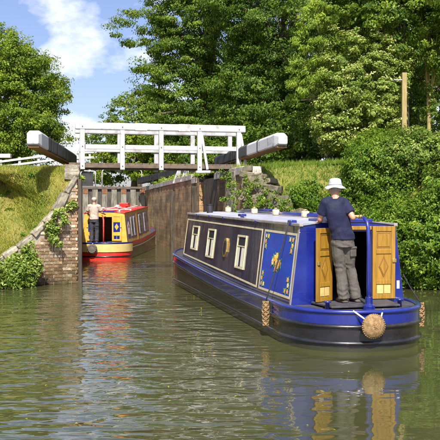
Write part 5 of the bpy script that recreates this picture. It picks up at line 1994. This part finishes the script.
MB().bar((-0.36, -0.12, 2.95), (-0.1, -0.12, 2.95), 0.03, 0.03).build('bracket', 'weathered_white', tp)
eld = bpy.data.objects['elder_bush']
rngb2 = np.random.default_rng(9)
Pb, Db = crown_points(ELD[:4], 620, rngb2, 0.22, 0.95)
Cb, Nb, Tb, Lb, tb = clump_leaves(Pb - np.array(eld.location), Db, 6, 0.09, 0.05, rngb2, 0.35, 1.5, rngb2.normal(0.6, 0.2, len(Pb)))
leaf_mesh('leaf_highlight', Cb, Nb, Tb, Lb, Lb * 0.8, tb, 'leaf_highlight', eld)  # small pale quads added as painted highlights over the elder crown
T('sycamore_tree', 'tree with broad dark canopy overhanging the top right corner', 'tree', (7.1, 28.2, 3.5),
  [(6.6, 26.9, 9.0, 2.6, 2.4, 1.9), (5.0, 26.6, 9.6, 1.9, 1.8, 1.4), (8.2, 26.4, 8.3, 1.5, 1.6, 1.7), (6.4, 27, 10.8, 2.6, 2.4, 1.6)],
  1050, 75, 0.32, 0.1, 'leaf_dark', 0.125, 'bark', seed=69, limbs=8, tint_mean=0.62, flat=0.5)
T('ivy_tree', 'slim ivy clad trunk near the right picture edge', 'tree', (7.6, 27.2, 3.5),
  [(7.7, 27.2, 7.0, 0.28, 0.28, 3.0), (7.7, 27.2, 10.0, 1.4, 1.2, 1.5)], 260, 46, 0.2, 0.09, 'leaf_light', 0.1, 'pale_bark', seed=70, limbs=4, tint_mean=0.4)
T('broadleaf_tree', 'dark background tree behind the timber post on the right', 'tree', (8.4, 33, 4.0),
  [(8.0, 33, 9.5, 3.4, 2.4, 4.0), (9.4, 32, 6.2, 2.6, 2.2, 2.6), (5.8, 33, 11, 3, 2, 3)], 850, 70, 0.42, 0.12, 'leaf_dark', 0.25, seed=71, tint_mean=0.4)
ex = []
for (x0, y0, x1, y1) in ((325, 40, 290, 72), (330, 22, 293, 44), (322, 60, 288, 90), (326, 10, 300, 20), (330, 75, 296, 100)):
    for u in np.linspace(0, 1, 22):
        p = at(x0 + (x1 - x0) * u, y0 + (y1 - y0) * u - 8 * math.sin(u * math.pi), 25.8 - 0.9 * u)
        ex.append((p.x + rngb.normal() * .06, p.y + rngb.normal() * .15, p.z + rngb.normal() * .06))
T('larch_tree', 'bright yellow green feathery larch boughs between the dark tree and the elder', 'tree', (4.0, 27.2, 3.5),
  [(3.95, 27.2, 8.2, 0.35, 0.35, 2.2)], 40, 60, 0.2, 0.11, 'leaf_frond', 0.12, seed=72, limbs=8, aspect=0.25, extra=np.array(ex), flat=0.6)

for k, (x, y, lb) in enumerate(((6.0, 58, 'far dark tree closing the gap behind the right lock beam'), (13.5, 56, 'far dark tree behind the timber post at the right edge'),
                                (0.5, 64, 'far dark tree behind the beech over the lock'))):
    T('broadleaf_tree', lb, 'tree', (x, y, 4.0), [(x, y, 10, 4.6, 2.6, 5.0), (x - 2.5, y, 7, 3.4, 2.2, 3.4), (x + 2.5, y, 14, 3.8, 2.4, 4.0)], 520, 46, 0.75, 0.3, 'leaf_dark', 0.35,
      seed=80 + k, tint_mean=0.35, inner=0.15, limbs=6)
